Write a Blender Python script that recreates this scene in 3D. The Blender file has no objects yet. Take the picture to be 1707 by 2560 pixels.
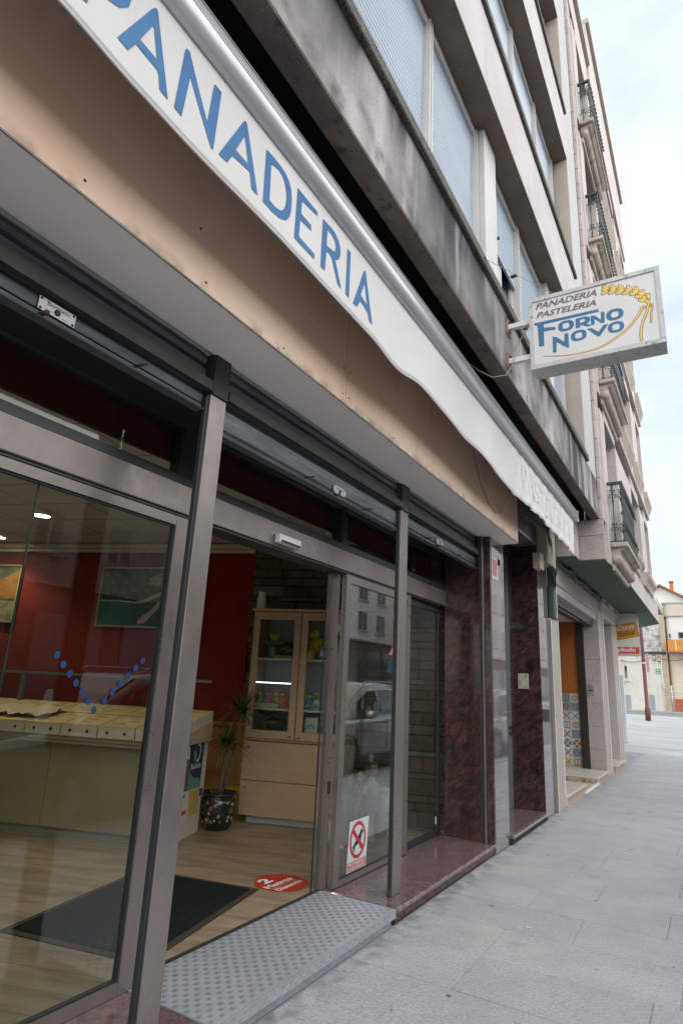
import bpy, bmesh, math, random
from mathutils import Vector, Matrix, geometry
from math import sin, cos, pi, radians as rad
random.seed(7)
SC = bpy.context.scene
COL = SC.collection

# ------------------------------------------------------------------ camera
F_PX, YAW, PITCH, ROLL = 1514.38, rad(31.311), rad(15.676), rad(2.878)
CAM = Vector((1.925, 0.0, 1.5))
fw = Vector((-sin(YAW)*cos(PITCH), cos(YAW)*cos(PITCH), sin(PITCH)))
rt = Vector((cos(YAW), sin(YAW), 0)); up = rt.cross(fw)
r2 = rt*cos(ROLL) + up*sin(ROLL); u2 = -rt*sin(ROLL) + up*cos(ROLL)
cd = bpy.data.cameras.new('camera'); co = bpy.data.objects.new('camera', cd); COL.objects.link(co)
m = Matrix((r2, u2, -fw)).transposed().to_4x4(); m.translation = CAM
co.matrix_world = m
cd.sensor_fit = 'VERTICAL'; cd.sensor_height = 36.0; cd.lens = F_PX/2560*36
cd.clip_start = 0.05; cd.clip_end = 1000
SC.camera = co

# ------------------------------------------------------------------ sky, sun, exposure
SUN_EL, SUN_AZ = rad(29), rad(122)      # compass azimuth of the sun, from +Y towards +X
w = bpy.data.worlds.new('World'); SC.world = w; w.use_nodes = True
nt = w.node_tree; nt.nodes.clear()
def N(t, **k):
    n = nt.nodes.new(t)
    for a, b in k.items(): setattr(n, a, b)
    return n
out = N('ShaderNodeOutputWorld'); bg = N('ShaderNodeBackground')
sky = N('ShaderNodeTexSky', sky_type='NISHITA', sun_disc=False, sun_elevation=SUN_EL, sun_rotation=SUN_AZ,
        altitude=100, air_density=1.0, dust_density=2.2, ozone_density=1.2)
tc = N('ShaderNodeTexCoord'); mp = N('ShaderNodeMapping'); mp.inputs['Scale'].default_value = (1, 1, 2.2)
ns = N('ShaderNodeTexNoise'); ns.inputs['Scale'].default_value = 2.1; ns.inputs['Detail'].default_value = 7; ns.inputs['Roughness'].default_value = .58
cr = N('ShaderNodeMapRange'); cr.inputs['From Min'].default_value = .34; cr.inputs['From Max'].default_value = .66
cr.inputs['To Min'].default_value = .58; cr.inputs['To Max'].default_value = .97
mx = N('ShaderNodeMix', data_type='RGBA'); mx.inputs['B'].default_value = (7.2, 7.95, 8.3, 1)
L = nt.links.new
L(tc.outputs['Generated'], mp.inputs['Vector']); L(mp.outputs[0], ns.inputs['Vector']); L(ns.outputs['Fac'], cr.inputs['Value'])
L(cr.outputs[0], mx.inputs['Factor']); L(sky.outputs[0], mx.inputs['A']); L(mx.outputs['Result'], bg.inputs['Color'])
bg.inputs['Strength'].default_value = 0.056
L(bg.outputs[0], out.inputs[0])
sd = bpy.data.lights.new('sun', 'SUN'); sd.energy = 2.0; sd.angle = rad(150); sd.color = (1, .95, .88)
so = bpy.data.objects.new('sun', sd); COL.objects.link(so)
sdir = Vector((sin(SUN_AZ)*cos(SUN_EL), cos(SUN_AZ)*cos(SUN_EL), sin(SUN_EL)))
so.rotation_euler = sdir.to_track_quat('Z', 'Y').to_euler(); so.location = sdir*40
vs = SC.view_settings; vs.view_transform = 'Standard'; vs.look = 'None'; vs.gamma = 1; vs.use_curve_mapping = False; vs.exposure = 1.44
SC.render.engine = 'CYCLES'; SC.cycles.use_denoising = True
try: SC.cycles.denoiser = 'OPENIMAGEDENOISE'
except Exception: pass
SC.cycles.max_bounces = 8; SC.cycles.transparent_max_bounces = 16; SC.cycles.sample_clamp_indirect = 6

# ------------------------------------------------------------------ materials
MATS = {}
def rgb(h):
    h = h.lstrip('#'); v = [int(h[i:i+2], 16)/255 for i in (0, 2, 4)]
    return tuple(x/12.92 if x <= .04045 else ((x+.055)/1.055)**2.4 for x in v)
def mat(name, c, rough=.6, metal=0, spec=.5, c2=None, scale=8, stretch=(1, 1, 1), detail=5, lo=.35, hi=.65, dist=0,
        bump=0, bscale=None, speck=None, rand=0, emit=0, coat=0, rvar=0, rot=(0, 0, 0), streak=None, nrough=.6):
    """procedural Principled material in world position space"""
    if name in MATS: return MATS[name]
    M = bpy.data.materials.new(name); M.use_nodes = True; t = M.node_tree; n = t.nodes; b = n['Principled BSDF']; l = t.links.new
    MATS[name] = M
    c = (*c[:3], 1)
    b.inputs['Roughness'].default_value = rough; b.inputs['Metallic'].default_value = metal
    b.inputs['Specular IOR Level'].default_value = spec; b.inputs['Base Color'].default_value = c
    M.diffuse_color = c
    if coat: b.inputs['Coat Weight'].default_value = coat; b.inputs['Coat Roughness'].default_value = .05
    if emit:
        b.inputs['Emission Color'].default_value = c; b.inputs['Emission Strength'].default_value = emit
    if not (c2 or bump or speck or rand or streak or rvar): return M
    ge = n.new('ShaderNodeNewGeometry'); mp = n.new('ShaderNodeMapping'); mp.inputs['Scale'].default_value = stretch; mp.inputs['Rotation'].default_value = rot
    if any(rot): mp.vector_type = 'TEXTURE'; mp.inputs['Scale'].default_value = [1/q_ for q_ in stretch]
    oi = n.new('ShaderNodeObjectInfo')
    l(ge.outputs['Position'], mp.inputs['Vector'])
    def noise(sc, det=5, d=0, vec=None, ro=nrough):
        q = n.new('ShaderNodeTexNoise'); q.inputs['Scale'].default_value = sc; q.inputs['Detail'].default_value = det
        q.inputs['Distortion'].default_value = d; q.inputs['Roughness'].default_value = ro
        l(vec or mp.outputs[0], q.inputs['Vector']); return q
    def ramp(src, a, z):
        r = n.new('ShaderNodeMapRange'); r.inputs['From Min'].default_value = a; r.inputs['From Max'].default_value = z
        l(src, r.inputs['Value']); return r.outputs[0]
    def mixc(f, a, bb, mode='MIX'):
        x = n.new('ShaderNodeMix'); x.data_type = 'RGBA'; x.blend_type = mode
        for s, v in (('Factor', f), ('A', a), ('B', bb)):
            if hasattr(v, 'links'): l(v, x.inputs[s])
            else: x.inputs[s].default_value = v
        return x.outputs['Result']
    col = c; q = None
    if c2:
        q = noise(scale, detail, dist); col = mixc(ramp(q.outputs['Fac'], lo, hi), c, (*c2[:3], 1))
    if streak:      # (colour, freq across, freq down, lo, hi)
        mp2 = n.new('ShaderNodeMapping'); mp2.inputs['Scale'].default_value = (streak[1], streak[1], streak[2]); l(ge.outputs['Position'], mp2.inputs['Vector'])
        s1 = noise(1.0, 4, .3, mp2.outputs[0]); s2 = noise(.55, 3, 0, ge.outputs['Position'])
        mm = n.new('ShaderNodeMath'); mm.operation = 'MULTIPLY'; l(ramp(s1.outputs['Fac'], streak[3], streak[4]), mm.inputs[0]); l(ramp(s2.outputs['Fac'], .3, .6), mm.inputs[1])
        col = mixc(mm.outputs[0], col, (*streak[0][:3], 1))
    if speck:       # list of (colour, scale, lo, hi)
        for sc_, s_, a_, z_ in speck:
            v = noise(s_, 3, 0, ge.outputs['Position']); col = mixc(ramp(v.outputs['Fac'], a_, z_), col, (*sc_[:3], 1))
    if rand:
        hs = n.new('ShaderNodeHueSaturation'); mr = n.new('ShaderNodeMapRange'); mr.inputs['To Min'].default_value = 1-rand; mr.inputs['To Max'].default_value = 1+rand
        l(oi.outputs['Random'], mr.inputs['Value']); l(mr.outputs[0], hs.inputs['Value'])
        if hasattr(col, 'links'): l(col, hs.inputs['Color'])
        else: hs.inputs['Color'].default_value = col
        col = hs.outputs[0]
    if hasattr(col, 'links'): l(col, b.inputs['Base Color'])
    if rvar:
        rr = noise(5, 4, 0, ge.outputs['Position']); r_ = n.new('ShaderNodeMapRange'); r_.inputs['To Min'].default_value = max(0, rough-rvar); r_.inputs['To Max'].default_value = rough+rvar
        r_.inputs['From Min'].default_value = .3; r_.inputs['From Max'].default_value = .7
        l(rr.outputs['Fac'], r_.inputs['Value']); l(r_.outputs[0], b.inputs['Roughness'])
    if bump:
        bn = noise(bscale or scale*4, 4, 0, ge.outputs['Position']); bp = n.new('ShaderNodeBump'); bp.inputs['Strength'].default_value = bump; bp.inputs['Distance'].default_value = .01
        l(bn.outputs['Fac'], bp.inputs['Height']); l(bp.outputs[0], b.inputs['Normal'])
    return M
def glass(name, tint=(.93, .96, .94), ior=1.5, gain=1.0):
    M = bpy.data.materials.new(name); M.use_nodes = True; t = M.node_tree; n = t.nodes; l = t.links.new
    n.remove(n['Principled BSDF']); o = n['Material Output']
    tr = n.new('ShaderNodeBsdfTransparent'); tr.inputs[0].default_value = (*tint, 1)
    gl = n.new('ShaderNodeBsdfGlossy'); gl.inputs['Roughness'].default_value = 0.0; gl.inputs['Color'].default_value = (gain, gain, gain, 1)
    fr = n.new('ShaderNodeFresnel'); ge = n.new('ShaderNodeNewGeometry'); mr = n.new('ShaderNodeMapRange')
    mr.inputs['To Min'].default_value = ior; mr.inputs['To Max'].default_value = 1/ior; l(ge.outputs['Backfacing'], mr.inputs['Value']); l(mr.outputs[0], fr.inputs['IOR'])
    ms = n.new('ShaderNodeMixShader'); l(fr.outputs[0], ms.inputs[0]); l(tr.outputs[0], ms.inputs[1]); l(gl.outputs[0], ms.inputs[2]); l(ms.outputs[0], o.inputs[0])
    MATS[name] = M; return M

def grime(M, axis, a, z, colour, scale=14, lo=.42, hi=.62, stretch=(1, 1, 1)):
    """mould and dirt gathered along an edge, broken up by noise"""
    t = M.node_tree; n = t.nodes; l = t.links.new; b = n['Principled BSDF']; src = b.inputs['Base Color'].links[0].from_socket
    ge = n.new('ShaderNodeNewGeometry'); sx = n.new('ShaderNodeSeparateXYZ'); l(ge.outputs['Position'], sx.inputs[0])
    r = n.new('ShaderNodeMapRange'); r.inputs['From Min'].default_value = a; r.inputs['From Max'].default_value = z; l(sx.outputs[axis], r.inputs['Value'])
    q = n.new('ShaderNodeTexNoise'); q.inputs['Scale'].default_value = scale; q.inputs['Detail'].default_value = 7; mq = n.new('ShaderNodeMapping'); mq.inputs['Scale'].default_value = stretch; l(ge.outputs['Position'], mq.inputs[0]); l(mq.outputs[0], q.inputs['Vector'])
    r2_ = n.new('ShaderNodeMapRange'); r2_.inputs['From Min'].default_value = lo; r2_.inputs['From Max'].default_value = hi; l(q.outputs['Fac'], r2_.inputs['Value'])
    mm = n.new('ShaderNodeMath'); mm.operation = 'MULTIPLY'; l(r.outputs[0], mm.inputs[0]); l(r2_.outputs[0], mm.inputs[1])
    x = n.new('ShaderNodeMix'); x.data_type = 'RGBA'; l(mm.outputs[0], x.inputs['Factor']); l(src, x.inputs['A']); x.inputs['B'].default_value = (*colour, 1); l(x.outputs['Result'], b.inputs['Base Color'])

# ------------------------------------------------------------------ object helpers
def mk(name, verts, faces, m, parent=None, smooth=False):
    me = bpy.data.meshes.new(name); me.from_pydata([tuple(v) for v in verts], [], [tuple(f) for f in faces]); me.update()
    if smooth: me.shade_smooth()
    if m: me.materials.append(m)
    o = bpy.data.objects.new(name, me); COL.objects.link(o)
    if parent: o.parent = parent
    return o
def frombm(name, bm, m, parent=None, smooth=False):
    me = bpy.data.meshes.new(name); bm.to_mesh(me); bm.free()
    if smooth: me.shade_smooth()
    if m: me.materials.append(m)
    o = bpy.data.objects.new(name, me); COL.objects.link(o)
    if parent: o.parent = parent
    return o
CF = [(0, 3, 2, 1), (4, 5, 6, 7), (0, 1, 5, 4), (1, 2, 6, 5), (2, 3, 7, 6), (3, 0, 4, 7)]
def boxv(x, y, z):
    return [(x[0], y[0], z[0]), (x[1], y[0], z[0]), (x[1], y[1], z[0]), (x[0], y[1], z[0]), (x[0], y[0], z[1]), (x[1], y[0], z[1]), (x[1], y[1], z[1]), (x[0], y[1], z[1])]
def box(name, x, y, z, m, parent=None, bev=0.0, seg=1):
    x, y, z = sorted(x), sorted(y), sorted(z)
    if not bev: return mk(name, boxv(x, y, z), CF, m, parent)
    bm = bmesh.new(); vs = [bm.verts.new(v) for v in boxv(x, y, z)]
    for f in CF: bm.faces.new([vs[i] for i in f])
    bmesh.ops.bevel(bm, geom=bm.edges[:], offset=bev, segments=seg, affect='EDGES', profile=.5)
    return frombm(name, bm, m, parent)
def boxes(name, lst, m, parent=None):
    v = []; f = []
    for (x, y, z) in lst:
        k = len(v); v += boxv(sorted(x), sorted(y), sorted(z)); f += [tuple(i+k for i in q) for q in CF]
    return mk(name, v, f, m, parent)
def tubemesh(pts, r, seg=8, cap=True):
    """verts, faces of a tube along pts; r number or list"""
    pts = [Vector(p) for p in pts]; n = len(pts); rr = r if isinstance(r, (list, tuple)) else [r]*n
    v = []; f = []; prev = None
    for i, p in enumerate(pts):
        d = (pts[min(i+1, n-1)]-pts[max(i-1, 0)]).normalized()
        if prev is None: a = d.orthogonal().normalized()
        else:
            a = prev-d*prev.dot(d); a = a.normalized() if a.length > 1e-6 else d.orthogonal().normalized()
        prev = a; b = d.cross(a)
        for k in range(seg):
            t = 2*pi*k/seg; v.append(p+a*(cos(t)*rr[i])+b*(sin(t)*rr[i]))
    for i in range(n-1):
        for k in range(seg):
            f.append((i*seg+k, i*seg+(k+1) % seg, (i+1)*seg+(k+1) % seg, (i+1)*seg+k))
    if cap:
        f.append(tuple(range(seg-1, -1, -1))); f.append(tuple((n-1)*seg+k for k in range(seg)))
    return v, f
def tube(name, pts, r, m, parent=None, seg=8, smooth=True):
    v, f = tubemesh(pts, r, seg); return mk(name, v, f, m, parent, smooth)
def lathe(name, prof, c, m, parent=None, seg=20, smooth=True, cap=True):
    v = []; f = []
    for r, z in prof:
        for k in range(seg):
            t = 2*pi*k/seg; v.append((c[0]+r*cos(t), c[1]+r*sin(t), c[2]+z))
    for i in range(len(prof)-1):
        for k in range(seg): f.append((i*seg+k, i*seg+(k+1) % seg, (i+1)*seg+(k+1) % seg, (i+1)*seg+k))
    if cap: f.append(tuple(range(seg-1, -1, -1))); f.append(tuple((len(prof)-1)*seg+k for k in range(seg)))
    return mk(name, v, f, m, parent, smooth)
def sweep(name, prof, y0, y1, m, parent=None, smooth=False):
    """extrude an (x,z) outline along Y"""
    n = len(prof); v = [(x, y0, z) for x, z in prof]+[(x, y1, z) for x, z in prof]
    f = [(i, (i+1) % n, n+(i+1) % n, n+i) for i in range(n)]
    f += [tuple(range(n-1, -1, -1)), tuple(range(n, 2*n))]
    o = mk(name, v, f, m, parent, smooth); return o
def fill(polys, mp):
    """tessellate outline + holes given in 2D, mapped to 3D by mp"""
    P = [[Vector((a, b, 0)) for a, b in p] for p in polys]
    tris = geometry.tessellate_polygon(P); flat = [q for p in P for q in p]
    return [mp(q.x, q.y) for q in flat], [tuple(t) for t in tris]
def flat(name, polys, mp, m, parent=None):
    v, f = fill(polys, mp); return mk(name, v, f, m, parent)
_tc = {}
def glyphs(s, offset=0.0):
    k = (s, offset)
    if k in _tc: return _tc[k]
    cu = bpy.data.curves.new('t', 'FONT'); cu.body = s; cu.size = 1; cu.offset = offset; cu.resolution_u = 3
    ob = bpy.data.objects.new('t', cu); COL.objects.link(ob); bpy.context.view_layer.update()
    me = bpy.data.meshes.new_from_object(ob.evaluated_get(bpy.context.evaluated_depsgraph_get()))
    v = [(q.co.x, q.co.y) for q in me.vertices]; f = [tuple(p.vertices) for p in me.polygons]
    bpy.data.objects.remove(ob); bpy.data.curves.remove(cu); bpy.data.meshes.remove(me)
    xs = [a for a, b in v] or [0, 1]; ys = [b for a, b in v] or [0, 1]
    x0, x1, y0, y1 = min(xs), max(xs), min(ys), max(ys)
    v = [((a-x0)/(x1-x0), (b-y0)/(y1-y0)) for a, b in v]
    _tc[k] = (v, f); return v, f
def text(name, s, mp, m, parent=None, offset=0.0):
    """text normalised to the unit square, mapped by mp(u, v)"""
    v, f = glyphs(s, offset); return mk(name, [mp(a, b) for a, b in v], f, m, parent)
def thing(name, label, cat, loc=(0, 0, 0), rz=0, group=None):
    o = bpy.data.objects.new(name, None); COL.objects.link(o); o.location = loc; o.rotation_euler = (0, 0, rz)
    o['label'] = label; o['category'] = cat; o.empty_display_size = .1
    if group: o['group'] = group
    if rz == 0 and tuple(loc) == (0, 0, 0): AUTO.append(o)
    return o
AUTO = []
def tag(o, label, cat, group=None):
    o['label'] = label; o['category'] = cat
    if group: o['group'] = group
    return o
def struct(o): o['kind'] = 'structure'; return o
def stuff(o): o['kind'] = 'stuff'; return o
def copytree(o, parent=None):
    c = o.copy(); COL.objects.link(c); c.parent = parent
    for ch in list(o.children): copytree(ch, c)
    return c
def lerp(a, b, t): return a+(b-a)*t
def interp(tab, x):
    if x <= tab[0][0]: return tab[0][1]
    for (a, p), (b, q) in zip(tab, tab[1:]):
        if x <= b:
            t = (x-a)/(b-a); t = t*t*(3-2*t); return p+(q-p)*t
    return tab[-1][1]
# ------------------------------------------------------------------ palette
G_PAVE = mat('granite_paving', (.285, .298, .325), .62, c2=(.35, .36, .38), scale=2.2, detail=6, speck=[((.175, .185, .21), 70, .50, .70), ((.46, .47, .49), 55, .56, .74), ((.40, .365, .33), 1.3, .56, .78), ((.17, .18, .20), 3.3, .62, .85), ((.10, .105, .115), 6.5, .69, .72)], rand=.03, bump=.12, bscale=120, rvar=.12)
JOINT = mat('paving_joint', (.25, .255, .265), .9, c2=(.20, .20, .21), scale=20)
ASPH = mat('asphalt', (.10, .102, .108), .85, c2=(.135, .135, .14), scale=3, speck=[((.14, .14, .14), 90, .6, .75)], bump=.4, bscale=90)
KERB = mat('kerb_granite', (.33, .33, .34), .75, c2=(.25, .25, .26), scale=5, speck=[((.14, .14, .15), 90, .55, .7)])
REDG = mat('red_granite', (.030, .021, .022), .12, spec=.5, c2=(.165, .070, .053), scale=15, stretch=(1.5, 1.5, .30), rot=(.45, .62, .2), detail=12, lo=.45, hi=.74, dist=.7, nrough=.70, speck=[((.014, .013, .017), 8, .53, .70), ((.27, .15, .12), 90, .64, .78)], rvar=.04)
REDS = mat('red_granite_sill', (.085, .065, .075), .12, spec=.6, c2=(.20, .115, .11), scale=9, detail=10, lo=.38, hi=.64, dist=2.0, nrough=.72, speck=[((.06, .065, .085), 16, .54, .66), ((.38, .27, .25), 85, .6, .74)], rvar=.05)
MIRG = mat('polished_grey_granite', (.13, .11, .125), .03, spec=1.0, c2=(.19, .165, .18), scale=12, detail=8, lo=.4, hi=.62, dist=1.2, coat=1)
ALU = mat('bronze_aluminium', (.215, .187, .178), .34, metal=.6, c2=(.265, .232, .222), scale=3, stretch=(1, 1, .3), detail=8, speck=[((.40, .37, .36), 45, .68, .80), ((.15, .125, .11), 6, .66, .84)], rvar=.10)
ALUD = mat('dark_aluminium', (.062, .066, .07), .42, metal=.6)
RUB = mat('black_rubber', (.018, .022, .026), .55)
RUST = mat('rusty_foot', (.09, .045, .025), .8, c2=(.03, .025, .022), scale=60)
SHUT = mat('galvanised_shutter', (.155, .18, .195), .42, metal=.6, c2=(.095, .11, .12), scale=6, stretch=(1, .5, 5), bump=.08, bscale=60, rvar=.1)
SHUTD = mat('dark_shutter_rail', (.06, .06, .056), .55, metal=.3, c2=(.042, .042, .04), scale=8)
FASC = mat('tan_fascia', (.74, .535, .39), .45, c2=(.78, .61, .48), scale=.9, detail=3, speck=[((.60, .42, .30), 2.0, .60, .9), ((.30, .20, .14), 8, .74, .82)], streak=((.55, .385, .275), 8, .8, .58, .82), rvar=.05)
SOFW = mat('white_soffit', (.90, .85, .82), .6, c2=(.86, .81, .78), scale=1.5, detail=4)
CONC = mat('stained_concrete', (.55, .52, .525), .85, c2=(.45, .425, .43), scale=2.4, detail=8, streak=((.03, .035, .045), 2.6, .30, .33, .50), speck=[((.20, .195, .19), 60, .56, .75)], bump=.25, bscale=70)
CONC2 = mat('pale_concrete', (.53, .505, .525), .85, c2=(.46, .44, .455), scale=1.6, detail=6, streak=((.36, .34, .35), 4, .3, .58, .80), speck=[((.48, .455, .46), 70, .56, .78)], bump=.15, bscale=70)
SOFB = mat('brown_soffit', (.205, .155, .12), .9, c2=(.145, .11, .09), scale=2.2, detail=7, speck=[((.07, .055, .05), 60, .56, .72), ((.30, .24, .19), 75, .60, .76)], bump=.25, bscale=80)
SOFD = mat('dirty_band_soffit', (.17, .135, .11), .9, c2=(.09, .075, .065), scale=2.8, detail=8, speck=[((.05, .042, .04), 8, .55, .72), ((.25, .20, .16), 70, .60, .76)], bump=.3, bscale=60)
SILLG = mat('sooty_granite_sill', (.075, .072, .068), .8, c2=(.14, .125, .11), scale=18, detail=8, speck=[((.02, .02, .02), 70, .5, .65)], bump=.4, bscale=60)
TANW = mat('granular_render', (.44, .385, .34), .9, c2=(.38, .33, .29), scale=3, speck=[((.26, .22, .20), 80, .55, .74)], bump=.25, bscale=90)
GREYP = mat('pale_grey_plaster', (.47, .475, .49), .85, c2=(.42, .425, .44), scale=1.2, detail=5)
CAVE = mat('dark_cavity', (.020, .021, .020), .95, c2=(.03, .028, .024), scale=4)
WFRAME = mat('white_window_frame', (.58, .56, .56), .45, c2=(.50, .49, .49), scale=2)
BLIND = mat('window_shutter_slats', (.40, .48, .585), .30, spec=.5, c2=(.36, .435, .535), scale=1.5, stretch=(1, 1, 2), detail=3)
GLS = glass('shop_glass', (.90, .94, .92), 1.47)
GLSD = glass('double_glazing', (.74, .78, .76), 2.35)
GLS2 = glass('display_glass', (.93, .96, .95), 1.35)
WGL = mat('dark_window_glass', (.02, .024, .03), .04, spec=.9)
STONE = mat('pink_granite_ashlar', (.47, .415, .40), .85, c2=(.41, .36, .345), scale=1.4, detail=5, speck=[((.17, .15, .145), 75, .54, .70), ((.54, .49, .46), 90, .60, .76)], rand=.05, bump=.2, bscale=90)
STONEF = mat('dressed_granite', (.55, .505, .495), .8, c2=(.49, .445, .435), scale=1.0, detail=6, speck=[((.25, .22, .21), 80, .56, .74)], streak=((.20, .18, .16), 5, .5, .60, .82), rand=.03, bump=.1, bscale=90)
STONEM = mat('weathered_moulding', (.46, .41, .375), .85, c2=(.36, .31, .27), scale=3, detail=7, speck=[((.11, .09, .06), 5, .58, .76)], bump=.2, bscale=70)
GREEN = mat('green_painted_soffit', (.075, .115, .075), .8, c2=(.085, .13, .085), scale=3, speck=[((.10, .14, .10), 25, .6, .8)])
IRON = mat('black_iron', (.022, .032, .040), .42, spec=.5)
BLACK = mat('black_plastic', (.015, .016, .018), .5)
WHITE = mat('white_paint', (.72, .72, .71), .45)
CLOTH = mat('awning_cloth', (.71, .70, .715), .75, c2=(.66, .65, .665), scale=1.2, detail=4, streak=((.56, .50, .44), 7, .8, .62, .88), bump=.06, bscale=300)
BLUE = mat('blue_lettering', (.032, .145, .345), .7, c2=(.042, .175, .40), scale=5)
BLUEF = mat('faded_blue_lettering', (.42, .52, .64), .8, c2=(.69, .69, .705), scale=11, lo=.36, hi=.52)
ALUW = mat('pale_awning_bar', (.56, .57, .60), .32, metal=.45, c2=(.50, .51, .54), scale=2)
SIGNW = mat('sign_face', (.70, .69, .70), .4, c2=(.66, .65, .665), scale=6, speck=[((.36, .33, .30), 42, .70, .84)])
SIGNF = mat('sign_frame', (.58, .575, .58), .5, c2=(.50, .49, .49), scale=7, speck=[((.15, .125, .10), 22, .58, .74)])
SGREY = mat('sign_grey_print', (.17, .135, .15), .55)
SBLUE = mat('sign_blue_print', (.035, .155, .31), .5)
SYEL = mat('wheat_yellow_print', (.80, .55, .13), .5)
SBRN = mat('wheat_outline_print', (.15, .09, .08), .5)
WOODC = mat('maple_cabinet', (.43, .30, .195), .5, c2=(.40, .275, .175), scale=3, stretch=(1, 1, 6), detail=4)
WOODW = mat('honey_wainscot', (.36, .20, .07), .45, c2=(.30, .16, .055), scale=3, stretch=(4, 4, .6), detail=5)
FLOORW = mat('oak_laminate', (.29, .228, .168), .42, c2=(.16, .12, .085), scale=2.0, stretch=(1.0, 5.5, 1), rot=(0, 0, rad(19)), detail=6, lo=.40, hi=.68, rand=.05, rvar=.08)
REDW = mat('dark_red_wall', (.205, .011, .005), .8, c2=(.175, .009, .004), scale=4)
CEIL = mat('interior_ceiling', (.55, .52, .45), .7)
CREAM = mat('cream_moulding', (.62, .53, .36), .55)
INTW = mat('interior_white', (.55, .54, .52), .7)

grime(CONC, 'Z', 4.30, 4.72, (.022, .024, .030), 1.0, .40, .58, (3.2, 3.2, .35))
grime(CONC, 'Z', 4.6, 4.2, (.05, .05, .055), 5, .50, .75)
grime(FASC, 'Z', 3.165, 3.105, (.20, .14, .10), 9, .44, .70)
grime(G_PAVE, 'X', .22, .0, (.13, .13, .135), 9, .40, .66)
grime(REDS, 'X', -.02, .01, (.33, .27, .25), 30, .45, .7)
# ------------------------------------------------------------------ ground, pavement, road
g = mk('ground', [(-300, -300, -.145), (300, -300, -.145), (300, 300, -.145), (-300, 300, -.145)], [(0, 1, 2, 3)], mat('earth', (.12, .115, .10), .95, c2=(.16, .15, .13), scale=.3)); struct(g)
pv = mk('pavement', boxv((-1.2, 2.38), (-6, 20), (-.14, -.006)), CF, JOINT); struct(pv)
y = -4.0
k = 0
while y < 19.7:
    d = .50
    x = 0.002 if y < 16 else -1.18; off = random.choice((.42, .75, 1.0, .6, .88)); first = True
    while x < 2.36:
        wdt = off if first else random.choice((.78, .9, 1.02)); first = False
        x1 = min(x+wdt, 2.376)
        if 2.376-x1 < .2: x1 = 2.376
        gp = .0022; dz = random.uniform(-.0012, .0012)
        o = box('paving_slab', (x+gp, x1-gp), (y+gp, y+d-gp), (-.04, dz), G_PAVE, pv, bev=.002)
        x = x1; k += 1
    y += d
kb = mk('kerb', boxv((2.385, 2.54), (-6, 20), (-.14, -.004)), CF, KERB); struct(kb)
rdm = mk('road', boxv((2.545, 9.6), (-40, 75), (-.143, -.125)), CF, ASPH); struct(rdm)
rp = mk('far_pavement', boxv((9.62, 13.6), (-40, 36), (-.14, .0)), CF, mat('far_paving', (.44, .43, .43), .8, c2=(.38, .37, .37), scale=.8)); struct(rp)
for yy in (-1.6, 3.0, 8.4, 13.6):   # parking bay marks
    box('bay_line', (2.62, 4.62), (yy, yy+.1), (-.124, -.121), WHITE, rdm)
# the street rises gently to a small square beyond the end of the block
PLZ = mat('square_paving', (.40, .41, .43), .8, c2=(.34, .35, .37), scale=.6, speck=[((.24, .25, .27), 30, .58, .75)])
pz = mk('square', [(-40, 20.004, 0), (2.38, 20.004, 0), (2.38, 30, .56), (-40, 30, .56), (2.38, 37.5, .60), (-40, 37.5, .60), (-40, 20.004, -.3), (2.38, 20.004, -.3)],
        [(0, 1, 2, 3), (3, 2, 4, 5), (6, 7, 1, 0)], PLZ); struct(pz)
def sqz(yv): return .56*(yv-20)/10 if yv < 30 else .56+.04*(yv-30)/7.5
for i in range(5):         # a few joints of the square
    yv = 21.2+i*3.1
    box('joint_line', (-9, 2.3), (yv, yv+.025), (sqz(yv)+.004, sqz(yv)+.007), mat('square_joint', (.27, .275, .29), .9), pz)
r3 = mk('cross_road', [(-60, 37.52, .585), (60, 37.52, .585), (60, 47.0, .60), (-60, 47.0, .60)], [(0, 1, 2, 3)], mat('pale_asphalt', (.17, .175, .185), .85, c2=(.20, .205, .215), scale=.8)); struct(r3)
fp = mk('far_footpath', boxv((-60, 60), (47.02, 75), (.3, .68)), CF, mat('far_footpath_paving', (.42, .41, .40), .85)); struct(fp)
# litter on the pavement
for i, (px, py, c_) in enumerate([(.72, 4.62, 'pale'), (.62, 3.42, 'dark'), (.40, 6.62, 'dark'), (1.0, 5.5, 'dark'), (.08, 8.05, 'pale')]):
    o = mk('litter_scrap', [(px-.012, py-.006, .0025), (px+.012, py-.004, .004), (px+.010, py+.006, .003), (px-.010, py+.005, .006)], [(0, 1, 2, 3)], mat('scrap_'+c_, (.6, .55, .45) if c_ == 'pale' else (.10, .09, .08), .9))
    tag(o, ['tiny pale scrap on the paving right of the marble sill', 'small dark crumb on the paving by the tread plate end', 'dark speck of litter on the paving below the stone pilaster', 'dark speck of litter out on the open paving', 'orange crumb on the paving under the second doorstep'][i], 'litter')
# a flush access cover down the pavement
cv = thing('access_cover', 'flush rectangular access cover in the paving near the square', 'access cover')
box('cover_plate', (1.05, 1.55), (16.1, 16.9), (.0025, .0045), mat('cover_granite', (.30, .305, .32), .7, c2=(.36, .36, .38), scale=6), cv)
for (a, b) in (((1.04, 1.05), (16.09, 16.91)), ((1.55, 1.56), (16.09, 16.91)), ((1.05, 1.55), (16.09, 16.1)), ((1.05, 1.55), (16.9, 16.91))): box('cover_edge', a, b, (.0025, .0035), JOINT, cv)
# ------------------------------------------------------------------ the bakery building (upper floors)
YN, YE = -4.0, 9.765            # near and far end of the building
bb = thing('apartment_building', 'grey concrete apartment building with stained bands above the bakery awning', 'building')
XB = .65
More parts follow.
